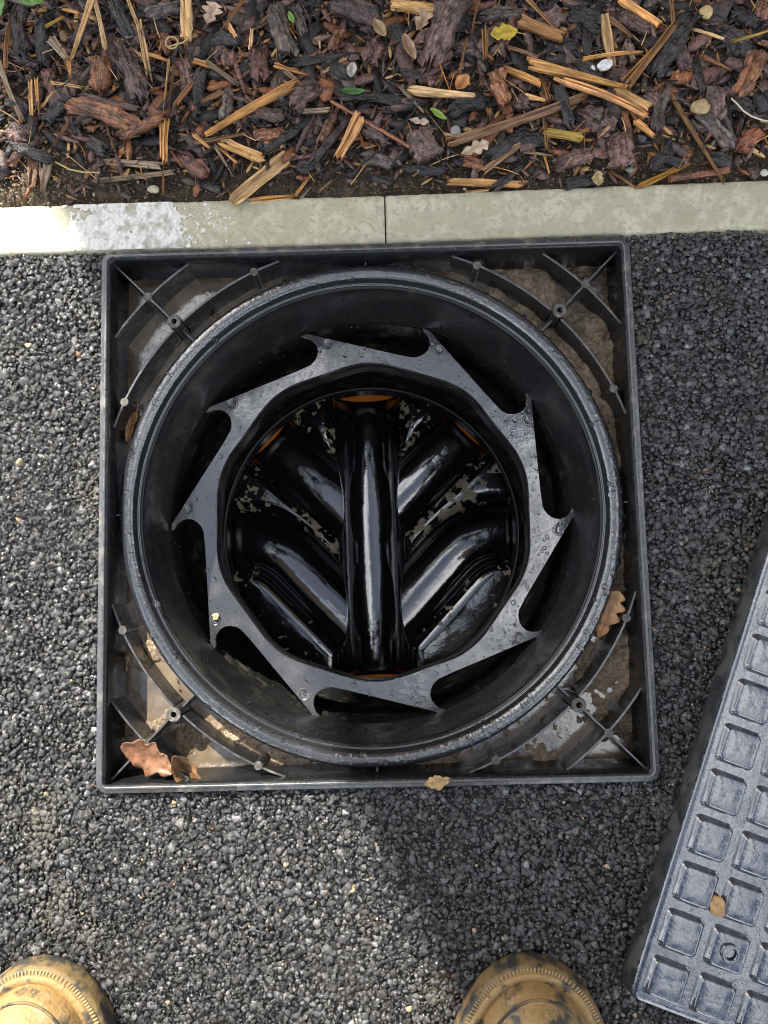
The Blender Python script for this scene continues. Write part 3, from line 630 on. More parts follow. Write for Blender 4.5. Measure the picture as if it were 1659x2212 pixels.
# ------------------------------------------------------------------ square cover frame
def rsq(h, r, seg=7):
    pts = []
    for cx, cy, a0 in ((h - r, h - r, 0), (-h + r, h - r, 90), (-h + r, -h + r, 180), (h - r, -h + r, 270)):
        for k in range(seg + 1):
            a = R(a0 + 90 * k / seg); pts.append((cx + r * math.cos(a), cy + r * math.sin(a)))
    return pts
def swept_square(name, prof, mats, parent, h=.25, r0=.011, smooth=True, closed=False):
    """prof: (inset, z)"""
    rings = [rsq(h - i, max(.0015, r0 - i)) for i, z in prof]; n = len(rings[0]); V = []
    for k in range(n):
        for j, (i, z) in enumerate(prof): V.append((*rings[j][k], z))
    o = obj(name, mesh(name, V, grid_faces(n, len(prof), True, closed), mats, smooth), parent); return o
Z_RIB = -.016; Z_MUD = -.047
fr = tag(empty('cover_frame', (0, 0, -.06)), 'square black plastic frame with ribbed corners set in the asphalt', 'frame')
FO = Vector((0, 0, .06))
def fpart(o): o.parent = fr; o.location = FO; return o
fpart(swept_square('lip', [(0, -.03), (0, -.0016), (.0006, -.0008), (.0030, -.0007), (.0034, -.0001), (.0042, .0005), (.0056, .0005), (.0062, -.0001), (.0064, -.004)], 'frame_edge', None))
o = fpart(swept_square('wall', [(.0060, -.0025), (.0066, -.012), (.0072, -.016), (.0105, -.062), (-.006, -.062), (-.006, -.058), (.001, -.056), (.001, -.0031)], 'frame_plastic', None, closed=True))

def rib(pts, name='rib', th=.0022, z0=-.058, z1=Z_RIB):
    """a thin wall standing on its edge along a polyline, with a lighter top edge"""
    pts = [Vector((*p, 0)) for p in pts]; V = []; n = len(pts); F = []
    for i, p in enumerate(pts):
        t = (pts[min(i + 1, n - 1)] - pts[max(i - 1, 0)]).normalized(); s = Vector((-t.y, t.x, 0))
        for off, z in ((-th * .7, z0), (-th * .5, z1 - .0006), (-th * .3, z1), (th * .3, z1), (th * .5, z1 - .0006), (th * .7, z0)): V.append(tuple(p + s * off + Vector((0, 0, z))))
    F = [tuple(reversed(f)) for f in grid_faces(n, 6)] + [tuple(range(6)), tuple(range((n - 1) * 6 + 5, (n - 1) * 6 - 1, -1))]
    me = mesh(name, V, F, ['frame_plastic', 'frame_edge'])
    for p in me.polygons:
        if len(p.vertices) == 4 and all(V[q][2] > z1 - .001 for q in p.vertices): p.material_index = 1
    o = fpart(obj(name, me)); return o
def post(x, y, r, name='post', hole=0, z1=Z_RIB + .0008):
    n = 24
    prof = [(r * 1.12, -.058), (r, z1 - .001), (r * .92, z1), (hole or .00001, z1)]
    if hole: prof += [(hole * .96, z1 - .014), (.00001, z1 - .014)]
    V = []
    for i in range(n):
        a = 2 * math.pi * i / n
        for rr, z in prof: V.append((x + rr * math.cos(a), y + rr * math.sin(a), z))
    me = mesh(name, V, grid_faces(n, len(prof), True), ['boss_plastic', 'frame_plastic', 'black_hole'], False)
    for k, p in enumerate(me.polygons):
        j = k % (len(prof) - 1); p.material_index = 1 if j == 0 else (2 if j > 2 else 0)
    return fpart(obj(name, me))
for qx, qy in ((-1, 1), (1, 1), (1, -1), (-1, -1)):
    def q(x, y): return (qx * x, qy * y)
    def arc(r, a0, a1, n=16): return [q(r * math.cos(R(a0 + (a1 - a0) * k / n)), r * math.sin(R(a0 + (a1 - a0) * k / n))) for k in range(n + 1)]
    rib([q(.2428, .2428), q(.226, .226), q(.211, .2106)], 'diagonal_rib'); rib([q(.211, .2106), q(.198, .198), q(.186, .185)], 'diagonal_rib')
    rib([q(.184, .184), q(.168, .168)], 'diagonal_rib', z1=-.027)
    a_end = math.degrees(math.asin(.2428 / .2972)); rib(arc(.2972, 90 - a_end, a_end), 'outer_rib')
    a_in = math.degrees(math.asin(.2428 / .2568)); rib(arc(.2568, 90 - a_in, 43.5), 'inner_rib'); rib(arc(.2568, 46.5, a_in), 'inner_rib')
    post(*q(.211, .2106), .0042); post(*q(.1078, .2323), .0041); post(*q(.2326, .1076), .0041)
    post(*q(.1847, .1848), .0068, 'screw_boss', .0026, Z_RIB + .0022)
for x, y in ((0, .241), (0, -.241), (.241, 0), (-.241, 0)):
    rib([(x * .985, y * .985), (x, y)] , 'tab', .0018, -.05, -.020)

# mud and water lying in the pockets of the frame
def pocket():
    n = 520; xs = np.linspace(-.2435, .2435, n); X, Y = np.meshgrid(xs, xs, indexing='ij'); rr = np.hypot(X, Y)
    wet = np.clip(.62 + (-X * 1.9 + Y * .5) * 2.2, -.2, 1.1)              # left pockets stand in water
    wet = np.where((X > .05) & (Y < -.1), np.where(X < .19, .62, .2), wet); wet = np.where((X < -.05) & (Y < -.1), .62 + (X + .2) * -1.2, wet)
    low = vnoise(X, Y, 28, 11, 3) - .5; fine = vnoise(X, Y, 150, 12, 4) - .5; mid = vnoise(X, Y, 70, 13, 3) - .5
    Z = Z_MUD + .0026 - wet * .0085 + low * .016 + mid * .007 + fine * .006
    ok = (rr > .2365)
    Zc = np.minimum(Z, -.026)
    idx = -np.ones((n, n), int); idx[ok] = np.arange(ok.sum())
    V = np.stack([X, Y, Zc], -1)[ok]
    a, b, c, d = idx[:-1, :-1], idx[1:, :-1], idx[1:, 1:], idx[:-1, 1:]
    m = (a >= 0) & (b >= 0) & (c >= 0) & (d >= 0); F = np.stack([a[m], b[m], c[m], d[m]], -1)
    t = vnoise(X, Y, 40, 14, 3)[ok]; base = np.array([.15, .105, .062]) * (1 - t[:, None]) + np.array([.34, .26, .17]) * t[:, None]
    dark = vnoise(X, Y, 60, 15, 2)[ok]; base *= np.clip(1.55 - 1.5 * np.clip(dark - .3, 0, .6), .4, 1.3)[:, None]
    o = obj('mud', fast_mesh('mud', V, F, 'mud', True, base)); tag(o, 'brown wet mud filling the pockets of the square frame', 'mud', kind='stuff')
    W = np.stack([X, Y, np.full_like(X, Z_MUD) + (vnoise(X, Y, 30, 16, 2) - .5) * .0006], -1)[ok]
    keep = (Zc[ok] < Z_MUD + .0015)
    fm = keep[F].all(1); used = np.unique(F[fm]); mp = -np.ones(len(V), int); mp[used] = np.arange(len(used))
    o = obj('muddy_water', fast_mesh('muddy_water', W[used], mp[F[fm]], 'muddy_water', True)); o['kind'] = 'structure'
    k = 900; a = rng.uniform(0, 6.28, k); X = rng.uniform(-.238, .238, k); Y = rng.uniform(-.238, .238, k); ok = np.hypot(X, Y) > .243; X, Y = X[ok], Y[ok]; k = len(X)
    r = np.clip(rng.lognormal(math.log(.0009), .6, k), .0004, .0035); C = np.array([.16, .12, .08]) * rng.uniform(.2, 2.0, (k, 1)); odd = rng.random(k); C[odd > .9] = (.45, .33, .18); C[odd > .97] = (.5, .2, .06)
    o = obj('mud_grit', scatter_mesh('mud_grit', T_GRIT, np.stack([X, Y, Z_MUD + rng.uniform(-.001, .0012, k)], -1), r, rng.uniform(0, 6, k), rng.normal(0, .2, (k, 2)), C, 'soil_grain'))
    tag(o, 'small stones and crumbs on the mud in the frame pockets', 'grit', kind='stuff')
pocket()

# ------------------------------------------------------------------ inspection chamber
Z_RES = -.115; R_RES = .2165; Z_B = -.400; CB = (-.011, 0.0); LEAN = (CB[0] / .4, 0.0)
ch = tag(empty('inspection_chamber', (0, 0, -.46)), 'deep round black drainage chamber shaft with channels at the bottom', 'chamber')
CO = Vector((0, 0, .46))
def cpart(o): o.parent = ch; o.location = CO; return o
cpart(lathe('rim', [(.2385, -.075), (.2385, -.026), (.2381, -.0228), (.2366, -.0204), (.2340, -.0190), (.2310, -.0185), (.2280, -.0190), (.2256, -.0206), (.2244, -.0235), (.2240, -.0310), (.2232, -.0316), (.2226, -.0310), (.2219, -.0316), (.2216, -.036), (.2216, -.05)], 'rim_plastic', 220, lean=LEAN))
cpart(lathe('upper_wall', [(.2222, -.0335), (.2205, -.0340), (.2198, -.0365), (.2190, -.060), (.2172, -.100), (R_RES, -.112), (R_RES, -.1195)], 'shaft_plastic', 200, lean=LEAN))
pr = [(R_RES, -.1190)]
z = -.122
while z > -.385:
    pr += [(R_RES - .0005, z), (.2185, z - .003), (.2185, z - .006), (R_RES - .0045, z - .009)]; z -= .012
pr += [(.2120, -.388)]
cpart(lathe('shaft', pr, 'shaft_low', 160, lean=LEAN))
cpart(lathe('collar', [(.2125, -.372), (.2095, -.376), (.2085, -.384), (.2090, -.409), (.2100, -.4110), (.2125, -.4115)], 'shaft_low', 160, centre=(0, 0), lean=LEAN))
cpart(lathe('seal_ring', [(.2102, -.3705), (.2068, -.3715), (.2062, -.3745), (.2090, -.377)], 'rubber', 140, lean=LEAN))
cpart(lathe('light_shield', [(.236, -.06), (.262, -.08), (.262, -.47), (.0001, -.47)], 'rubber', 64, lean=LEAN))  # added unseen shell, keeps sky light from leaking in underground

def polyd(X, Y, pts):
    D = np.full(X.shape, 9.0); S = np.zeros(X.shape)
    for (x0, y0), (x1, y1) in zip(pts[:-1], pts[1:]):
        dx, dy = x1 - x0, y1 - y0; t = np.clip(((X - x0) * dx + (Y - y0) * dy) / (dx * dx + dy * dy), 0, 1)
        D = np.minimum(D, np.hypot(X - x0 - t * dx, Y - y0 - t * dy))
    return D
MAIN = [(-.0145, .27), (-.0075, -.27)]
UL = [(-.205, .191), (-.012, .002)]; UR = [(.178, .191), (-.010, .010)]
def bez(a, b, c, n=10): return [tuple((1 - t) ** 2 * np.array(a) + 2 * t * (1 - t) * np.array(b) + t * t * np.array(c)) for t in np.linspace(0, 1, n)]
LL = [(-.27, -.006), (-.195, -.006)] + bez((-.185, -.006), (-.148, -.010), (-.120, -.040)) + [(-.010, -.155)]
LR = [(.25, -.002), (.176, -.002)] + bez((.166, -.002), (.128, -.006), (.100, -.036)) + [(-.008, -.150)]
def base():
    n = 420; xs = np.linspace(-.211, .211, n); X0, Y0 = np.meshgrid(xs, xs, indexing='ij'); X = X0 + CB[0]; Y = Y0
    h = np.full(X.shape, 9.0); Z = np.full(X.shape, 9.0)
    for pts, w, inv in ((MAIN, .0475, .0), (UL, .0420, .003), (UR, .0420, .003), (LL, .0420, .003), (LR, .0420, .003)):
        D = polyd(X, Y, pts)
        ins = -np.sqrt(np.maximum(w * w - D * D, 0)) * (1.0 if w > .045 else .62)
        zz = np.where(D < w, ins, 0.0)
        t = np.clip((D - w) / .018, 0, 1); zz = np.where(D >= w, .0020 + .0190 * np.sqrt(1 - (1 - t) ** 2), zz)
        Z = np.minimum(Z, zz)
    B = np.maximum(Z, .002)                                     # round the benching off
    for _ in range(7):
        Q = np.pad(B, 2, mode='edge'); B = sum(Q[i:i + n, j:j + n] for i in (0, 2, 4) for j in (0, 2, 4)) / 9
    Z = np.where(Z > 0, np.maximum(B, .0), Z)
    Z = Z_B - .004 + Z + (vnoise(X, Y, 60, 21, 2) - .5) * .00025
    ok = np.hypot(X0, Y0) < .2095
    idx = -np.ones((n, n), int); idx[ok] = np.arange(ok.sum()); V = np.stack([X, Y, Z], -1)[ok]
    a, b, c, d = idx[:-1, :-1], idx[1:, :-1], idx[1:, 1:], idx[:-1, 1:]; m = (a >= 0) & (b >= 0) & (c >= 0) & (d >= 0)
    F = np.stack([a[m], b[m], c[m], d[m]], -1)
    # patches of dried silt caught on the ridges of the benching: a thin crust of its own
    me = fast_mesh('base', V, F, 'base_plastic', True); o = cpart(obj('channel_base', me))
    hh = (V[:, 2] - (Z_B - .004)); nz = vnoise(V[:, 0], V[:, 1], 130, 23, 4); big = vnoise(V[:, 0], V[:, 1], 22, 24, 2)
    edge = np.exp(-((hh - .0005) / .0022) ** 2); right = np.clip((V[:, 0] + .03) / .12, 0, 1); upper = V[:, 1] > -.075
    score = nz + .16 * edge * (.5 + right) + .17 * (hh > .0075) * (big - .25) * 2 + .06 * right - .10 * (hh < -.004) - .2 * (hh < -.016) - .16 * (~upper)
    sel = score > .685
    fm = sel[F].all(1); used = np.unique(F[fm]); mp = -np.ones(len(V), int); mp[used] = np.arange(len(used)); V2 = V[used].copy(); V2[:, 2] += .0006
    s = cpart(obj('dried_silt', fast_mesh('dried_silt', V2, mp[F[fm]], 'base_silt', True))); s['kind'] = 'stuff'
base()
def pipe(ax, ay, bx, by, r, zc, m='orange_pipe'):
    """the lower part of the pipe that meets the channel; its crown is hidden in the wall"""
    d = Vector((bx - ax, by - ay, 0)).normalized(); s = Vector((-d.y, d.x, 0)); n = 33; V = []
    for t in (0, .045):
        for rr in (r, r + .003):
            for k in range(n):
                a = math.pi + math.pi * k / (n - 1); V.append(tuple(Vector((ax, ay, zc)) + d * t + s * (rr * math.cos(a)) + Vector((0, 0, rr * math.sin(a)))))
    F = []
    for k in range(n - 1):
        F += [(k, k + 1, 2 * n + k + 1, 2 * n + k), (n + k + 1, n + k, 3 * n + k, 3 * n + k + 1), (k + 1, k, n + k, n + k + 1)]
    cpart(obj('pipe', mesh('pipe', V, F, m, True)))
def onring(pts, r=.2090):
    a, b = np.array(pts[-1 if False else 0]), np.array(pts[1]); d = b - a; f = a - np.array(CB)
    A = d @ d; B = 2 * f @ d; C = f @ f - r * r; t = (-B - math.sqrt(B * B - 4 * A * C)) / (2 * A); p = a + d * t; return p, -d / np.linalg.norm(d)
for pts, r, off in ((MAIN, .0478, 0), (MAIN[::-1], .0478, 0), (UL, .042, .0155), (UR, .042, .0155)):
    p, d = onring(pts); p = p + d * .0012; pipe(p[0], p[1], p[0] + d[0], p[1] + d[1], r, Z_B - .004 + off)
for pts in (LL, LR):
    p, d = onring(pts); p = p + d * .0012; pipe(p[0], p[1], p[0] + d[0], p[1] + d[1], .042, Z_B + .0115, 'rubber')

# ------------------------------------------------------------------ access restrictor ring
RC = (-.0010 , -.0020); PH = 2.05
def pol(r, a): return (RC[0] + r * R_RES * math.cos(R(a)), RC[1] + r * R_RES * math.sin(R(a)))
rs_ = tag(empty('access_restrictor', (RC[0], RC[1], Z_RES)), 'flat dark ring with ten thorn shaped blades wedged inside the shaft', 'ring')
RO = -Vector((RC[0], RC[1], Z_RES))
def rpart(o): o.parent = rs_; o.location = RO; return o
outer = []; inner = []
for k in range(10):
    f = PH + 36 * k
    outer += [pol(1.002, f), pol(.992, f - .45), pol(.977, f - 1.75), pol(.955, f - 2.85), pol(.928, f - 3.45), pol(.902, f - 3.4), pol(.880, f - 2.75), pol(.862, f - 1.7), pol(.850, f - .5), pol(.8435, f + .7)]
    for t in np.linspace(.12, .93, 7):
        a, b = np.array(pol(.8405, f + 1.6)), np.array(pol(1.0, f + 34)); outer.append(tuple(a + (b - a) * t))
    outer.append(pol(1.001, f + 34))
    c0 = np.array(pol(.815, f + 15.6 - 36)); c1 = np.array(pol(.815, f + 15.6)); c2 = np.array(pol(.815, f + 15.6 + 36))
    a = c1 + (c0 - c1) * .26; b = c1 + (c2 - c1) * .26
    inner += [tuple(x) for x in bez(tuple(a), tuple(c1), tuple(b), 9)]
def plate():
    tri = geometry.tessellate_polygon([[Vector((*p, 0)) for p in outer], [Vector((*p, 0)) for p in inner]])
    pts = outer + inner; n = len(pts); no = len(outer); th = .006
    V = [(x, y, Z_RES) for x, y in pts] + [(x, y, Z_RES - th) for x, y in pts]
    F = []
    for t in tri:
        a, b, c = (Vector(pts[q]) for q in t)
        if (b - a).cross(c - a) < 0: t = (t[0], t[2], t[1])
        F += [tuple(t), tuple(n + q for q in reversed(t))]
    for i in range(no): F.append((i, n + i, n + (i + 1) % no, (i + 1) % no))
    ni = len(inner)
    for i in range(ni): j = (i + 1) % ni; F.append((no + i, no + j, n + no + j, n + no + i))
    o = rpart(obj('blade_plate', mesh('blade_plate', V, F, 'restrictor_plastic'))); bevel(o, .0007, 2, 50); return o
plate()
# downstand round the opening
V = []; ni = len(inner)
for x, y in inner:
    v = Vector((x - RC[0], y - RC[1])); u = v.normalized()
    for off, z in ((.0004, -.003), (.0012, -.040), (.0042, -.040), (.0034, -.003)): V.append((x + u.x * off, y + u.y * off, Z_RES + z))
rpart(obj('skirt', mesh('skirt', V, [tuple(reversed(f)) for f in grid_faces(ni, 4, True, True)], 'shaft_low', True)))
def dome(x, y, z, r, h, V, F, rings=3, n=10, nrm=None, seed=0):
    o = len(V); st = 1 + .3 * math.sin(seed * 7.7)
    nv = Vector(nrm).normalized() if nrm else Vector((0, 0, 1)); s = nv.orthogonal().normalized(); u = nv.cross(s)
    for i in range(rings):
        a = (math.pi / 2) * i / rings
        for k in range(n):
            b = 2 * math.pi * k / n; rr = r * math.cos(a) * (1 + .12 * math.sin(b * 2 + seed))
            V.append(tuple(Vector((x, y, z)) + s * (rr * math.cos(b)) + u * (rr * math.sin(b) * st) + nv * (h * math.sin(a))))
    V.append(tuple(Vector((x, y, z)) + nv * h))
    for i in range(rings - 1):
        for k in range(n): F.append((o + i * n + k, o + i * n + (k + 1) % n, o + (i + 1) * n + (k + 1) % n, o + (i + 1) * n + k))
    for k in range(n): F.append((o + (rings - 1) * n + k, o + (rings - 1) * n + (k + 1) % n, o + rings * n))
def drops(name, items, m, parent_fn=None):
    V = []; F = []
    for k, (x, y, z, r, h, nrm) in enumerate(items): dome(x, y, z, r, h, V, F, nrm=nrm, seed=k)
    o = obj(name, mesh(name, V, F, m, True)); o['kind'] = 'stuff'
    if parent_fn: parent_fn(o)
    return o
for k in range(10):
    x, y = pol(.917, PH + 36 * k - 6.9 + 0.0)
    V = []; F = []
    n = 20
    for i in range(n):
        a = 2 * math.pi * i / n
        for rr, z in ((.0066, -.0005), (.0064, .0004), (.0058, .0004), (.0054, -.0001), (.00001, -.0001)): V.append((x + rr * math.cos(a), y + rr * math.sin(a), Z_RES + z))
    b = rpart(obj('moulded_disc', mesh('moulded_disc', V, grid_faces(n, 5, True), 'restrictor_plastic', True)))
    if k not in (8,): 
        it = [(x + .0005 * math.sin(k * 3), y, Z_RES - .0001, .0046 + .0006 * math.sin(k * 5), .0016, None)]
        drops('water_drop', it, 'clear_water', rpart)
it = []
inside = lambda x, y: True
from mathutils.geometry import intersect_point_line
def in_poly(x, y, poly):
    c = False; j = len(poly) - 1
    for i in range(len(poly)):
        if (poly[i][1] > y) != (poly[j][1] > y) and x < (poly[j][0] - poly[i][0]) * (y - poly[i][1]) / (poly[j][1] - poly[i][1] + 1e-12) + poly[i][0]: c = not c
        j = i
    return c
while len(it) < 620:
    a = random.uniform(0, 360); r = random.uniform(.77, .97); x, y = pol(r, a)
    dens = .25 + .75 * (math.cos(R(a + 15)) > .3) + .3 * (200 < a < 300)
    if random.random() > dens: continue
    if in_poly(x, y, outer) and not in_poly(x, y, inner):
        rr = min(.0028, random.lognormvariate(math.log(.0008), .55)); it.append((x, y, Z_RES, rr, rr * .55, None))
drops('water_drops', it, 'clear_water', rpart)
fc = bpy.data.curves.new('lettering', 'FONT'); fc.body = 'PATENT AND P158211'; fc.size = .0056; fc.extrude = .0008; fc.align_x = 'CENTER'; fc.align_y = 'CENTER'; fc.space_character = 1.02
to = bpy.data.objects.new('tmp', fc); col.objects.link(to)
tm = bpy.data.meshes.new_from_object(to.evaluated_get(bpy.context.evaluated_depsgraph_get())); bpy.data.objects.remove(to)
tm.materials.clear(); tm.materials.append(mat('lettering', (.50, .50, .50), .3))  # pale letters, the white wet glints put into their colour
lt = obj('lettering', tm, rs_, Vector((.1742 - RC[0], -.0015 - RC[1], .0004)), (0, 0, R(-90.5)))
pebble(*pol(.905, PH + 36 * 6 - 7.5), Z_RES + .002, .0036, .0032, (.60, .48, .24), 'small pale stone chip lying on a restrictor blade', 30, amp=.5, name='stone_chip')

# drops on the rim and the upper wall of the shaft
it = []
for k in range(900):
    a = random.uniform(0, 360); d = (.35 + .65 * (a > 200 or a < 70)); 
    if random.random() > d: continue
    t = random.gauss(0, .0035); r = .2312 + t; z = -.0185 - (t / .0075) ** 2 * .0028
    rr = min(.0034, random.lognormvariate(math.log(.0011), .55)); slope = 2 * t / .0075 ** 2 * .0028
    it.append((r * math.cos(R(a)), r * math.sin(R(a)), z, rr, rr * .5, (slope * math.cos(R(a)), slope * math.sin(R(a)), 1)))
drops('rim_drops', it, 'clear_water', cpart)
it = []
for k in range(800):
    a = random.uniform(0, 360); z = random.uniform(-.100, -.04); t = (-.04 - z) / .06; r = .2196 - .0022 * t - .0006
    rr = min(.0026, random.lognormvariate(math.log(.0009), .5)); it.append((r * math.cos(R(a)) + LEAN[0] * -z, r * math.sin(R(a)), z, rr, rr * .45, (-math.cos(R(a)), -math.sin(R(a)), .15)))
drops('wall_drops', it, 'clear_water', cpart)

# milky splash and drops on the left edging stone
def splash():
    nx, ny = 300, 110; xL, xR = P(150, 490, Z_KERB)[0], P(408, 490, Z_KERB)[0]
    xs = np.linspace(xL - .012, xR + .012, nx); ys = np.linspace(KY0 + .001, KY1 - .0012, ny); X, Y = np.meshgrid(xs, ys, indexing='ij')
    n1 = vnoise(X, Y, 70, 31, 3) - .5; n2 = vnoise(X, Y, 260, 32, 2)
    t = (X - xL) / (xR - xL); corner = np.clip((Y - KY0 - .030) / .02, 0, 1) * .18
    m = np.minimum(t * 2.0, (1.02 - corner - t) * 5) + n1 * 1.2 + (n2 - .5) * .5
    holes = (vnoise(X, Y, 150, 35, 2) > .80 + .12 * (1 - t)) & (t > .1)
    ok = (m > .12) & ~holes
    Z = Z_KERB + .0006 + np.clip(m, 0, .5) * .0012 + (vnoise(X, Y, 200, 33, 2) - .5) * .0009
    idx = -np.ones((nx, ny), int); idx[ok] = np.arange(ok.sum()); V = np.stack([X, Y, Z], -1)[ok]
    a, b, c, d = idx[:-1, :-1], idx[1:, :-1], idx[1:, 1:], idx[:-1, 1:]; k = (a >= 0) & (b >= 0) & (c >= 0) & (d >= 0)
    o = obj('milky_splash', fast_mesh('milky_splash', V, np.stack([a[k], b[k], c[k], d[k]], -1), 'milky_water', True)); tag(o, 'white milky puddle full of bubbles on the edging stone', 'puddle')
    it = []
    for k in range(110):
        x = xR - .004 + abs(random.gauss(0, .022)); y = random.uniform(KY0 + .003, KY1 - .003); r = min(.0022, random.lognormvariate(math.log(.0008), .5)); it.append((x, y, Z_KERB + .0002, r, r * .6, None))
    o = drops('splash_drops', it, 'white_drop'); tag(o, 'white milky drops scattered on the edging stone', 'drops')
splash()
def thin(m, lo, hi):
    nt = M[m].node_tree; t = nt.nodes.new('ShaderNodeTexNoise'); t.inputs['Scale'].default_value = 90; t.inputs['Detail'].default_value = 6; tc = nt.nodes.new('ShaderNodeTexCoord'); nt.links.new(tc.outputs['Object'], t.inputs['Vector'])
    r = nt.nodes.new('ShaderNodeMapRange'); r.inputs[1].default_value = lo; r.inputs[2].default_value = hi; r.inputs[3].default_value = .25; nt.links.new(t.outputs[0], r.inputs[0]); nt.links.new(r.outputs[0], nt.nodes['Principled BSDF'].inputs['Alpha'])
thin('milky_water', .32, .52)

# ------------------------------------------------------------------ leaves and scraps lying on the frame
q = P(322, 1634, -.012)
leaf('dead_leaf', q[0], q[1], -.0145, .052, .031, -30, (.22, .095, .05), 'curled red brown dead leaf with a hole in the frame corner', curl=.55, fold=.30, tilt=(.22, .05), seed=21, rag=.7, c2=(.25, .13, .07))
q = P(398, 1664, -.02)
leaf('dead_leaf', q[0], q[1], -.020, .044, .020, -62, (.22, .12, .055), 'small dark curled leaf beside the red brown one', curl=1.3, fold=.9, tilt=(-.3, .3), seed=22, rag=.3)
q = P(1318, 1328, -.024)
leaf('dead_leaf', q[0], q[1], -.028, .048, .023, 63, (.34, .165, .07), 'tan lobed oak leaf wedged between shaft rim and frame', lobes=4, curl=.3, fold=.25, tilt=(-.35, 0), seed=23, rag=.1, c2=(.38, .22, .10))
q = P(285, 900, -.04)
leaf('bark_sliver', q[0], q[1], -.040, .052, .010, 80, (.26, .13, .05), 'thin brown bark sliver floating beside the shaft rim', curl=.1, fold=.3, seed=24, rag=.4, cat='bark')
q = P(945, 1689, .001)
leaf('leaf_scrap', q[0], q[1], .0022, .024, .011, 8, (.44, .29, .12), 'small tan leaf scrap lying across the frame lip', curl=-.5, fold=.2, seed=25, rag=.5)

# ------------------------------------------------------------------ removed cover lying on the asphalt
ZL = .017
def LP(x, y, z): return P((1450 + x / 1.726) * .87362, (1250 + y / 1.726) * .87362, z)[:2]
C0 = LP(190, 2098, ZL); E0 = LP(775, 228, ZL); u = (E0 - C0) / np.linalg.norm(E0 - C0); ang = math.atan2(-u[0], u[1])
lid = tag(empty('chamber_cover', (float(C0[0]), float(C0[1]), Z_ASP + .0), ang), 'wet black plastic chamber cover with raised square pads', 'cover')
LS = .452; LZ = ZL - Z_ASP    # local: x to the right along the near edge, y along the long side
def lpart(o): o.parent = lid; return o
def lid_ring(h, z): return [(x + LS / 2, y + LS / 2, z) for x, y in rsq(h, .008, 5)]
rings = [lid_ring(LS / 2 + .0025, .001), lid_ring(LS / 2 + .0015, LZ - .004), lid_ring(LS / 2 + .0012, LZ - .0035)]
n = len(rings[0]); V = [rings[j][k] for k in range(n) for j in range(3)]
lpart(obj('side_skirt', mesh('side_skirt', V, grid_faces(n, 3, True), 'lid_skirt', True)))
rings = [lid_ring(LS / 2 + .0014, LZ - .0042), lid_ring(LS / 2 + .0006, LZ - .0010), lid_ring(LS / 2 - .0008, LZ - .0001), lid_ring(LS / 2 - .004, LZ), lid_ring(.02, LZ)]
V = [rings[j][k] for k in range(n) for j in range(5)]
lpart(obj('deck', mesh('deck', V, grid_faces(n, 5, True) + [tuple(k * 5 + 4 for k in range(n))], 'lid_plastic', True)))
def pad_mesh(name, h=.0145, dish=.0):
    prof = [(h + .0030, -.0004), (h + .0022, .0002), (h + .0012, .0006), (h + .0002, .0036), (h - .0006, .0046), (h - .0018, .0050), (.004, .0050 - dish)]
    V = []
    rr = [rsq(a, max(.0008, .0045 - (h - a) * .3) if a > .01 else .001, 4) for a, z in prof]; n = len(rr[0])
    for k in range(n):
        for j, (a, z) in enumerate(prof): V.append((*rr[j][k], z))
    return mesh(name, V, grid_faces(n, len(prof), True) + [tuple(k * len(prof) + len(prof) - 1 for k in range(n))], 'lid_plastic', True)
pm = [pad_mesh('pad', .0145, d) for d in (.0006, .0002, -.0003)]
for i in range(11):
    for j in range(11):
        x, y = .0232 + .0404 * i, .0230 + .0404 * j
        if x > .445 or y > .445: continue
        o = lpart(obj('pad', pm[(i * 7 + j * 3) % 3])); o.location = (x, y, LZ); o.rotation_euler = (random.gauss(0, .006), random.gauss(0, .006), 0)
def screw(i, j):
    x, y = .0232 + .0404 * i, .0230 + .0404 * j; prof = [(.0080, .0040), (.0078, .0068), (.0070, .0074), (.0054, .0074), (.0048, .0064), (.0047, .0012), (.0001, .0012)]; V = []
    for k in range(24):
        a = 2 * math.pi * k / 24
        for r, z in prof: V.append((x + r * math.cos(a), y + r * math.sin(a), LZ + z))
    me = mesh('screw_socket', V, grid_faces(24, len(prof), True), ['lid_plastic', 'black_hole'], True)
    for k, p in enumerate(me.polygons): p.material_index = 1 if k % (len(prof) - 1) > 3 else 0
    lpart(obj('screw_socket', me))
for i, j in ((1, 1), (9, 1), (1, 9), (9, 9)): screw(i, j)
it = []
for k in range(420):
    x, y = random.uniform(.006, .2), random.uniform(.004, .44); r = min(.002, random.lognormvariate(math.log(.0007), .5)); it.append((x, y, LZ, r, r * .5, None))
drops('water_drops', it, 'clear_water', lpart)
q = LP(562, 1712, ZL + .003)
pebble(q[0], q[1], ZL + .0035, .0085, .0068, (.46, .28, .12), 'flat orange stone chip lying on the removed cover', 31, 110, sz=.0028, name='stone_chip', amp=.4)

# ------------------------------------------------------------------ person: muddy work boots
def boot_half(s):
    if s < .085: return .0560 * math.sqrt(max(0, 1 - ((.085 - s) / .085) ** 2.2))
    if s < .17: return .0560 - .0120 * ((s - .085) / .085) ** 1.5
    if s < .25: return .0440 - .002 * (s - .17) / .08
    return .0420 * math.sqrt(max(0, 1 - ((s - .25) / .05) ** 2.2))
S_ = [0.0, .0008, .002, .004, .007, .011, .016, .022, .030, .040, .052, .066, .085, .105, .125, .15, .17, .19, .21, .23, .25, .265, .278, .288, .295, .299, .30]
def outline(inset):
    L = []; Rr = []
    for s in S_:
        k = (1 - inset / .056); L.append((-boot_half(s) * k, -(inset + s * (1 - 2 * inset / .30)))); Rr.append((boot_half(s) * k, -(inset + s * (1 - 2 * inset / .30))))
    return Rr + L[::-1][1:-1]
person = tag(empty('person', (0.0, -.55, Z_ASP)), 'person standing at the frame in mud covered work boots', 'person')
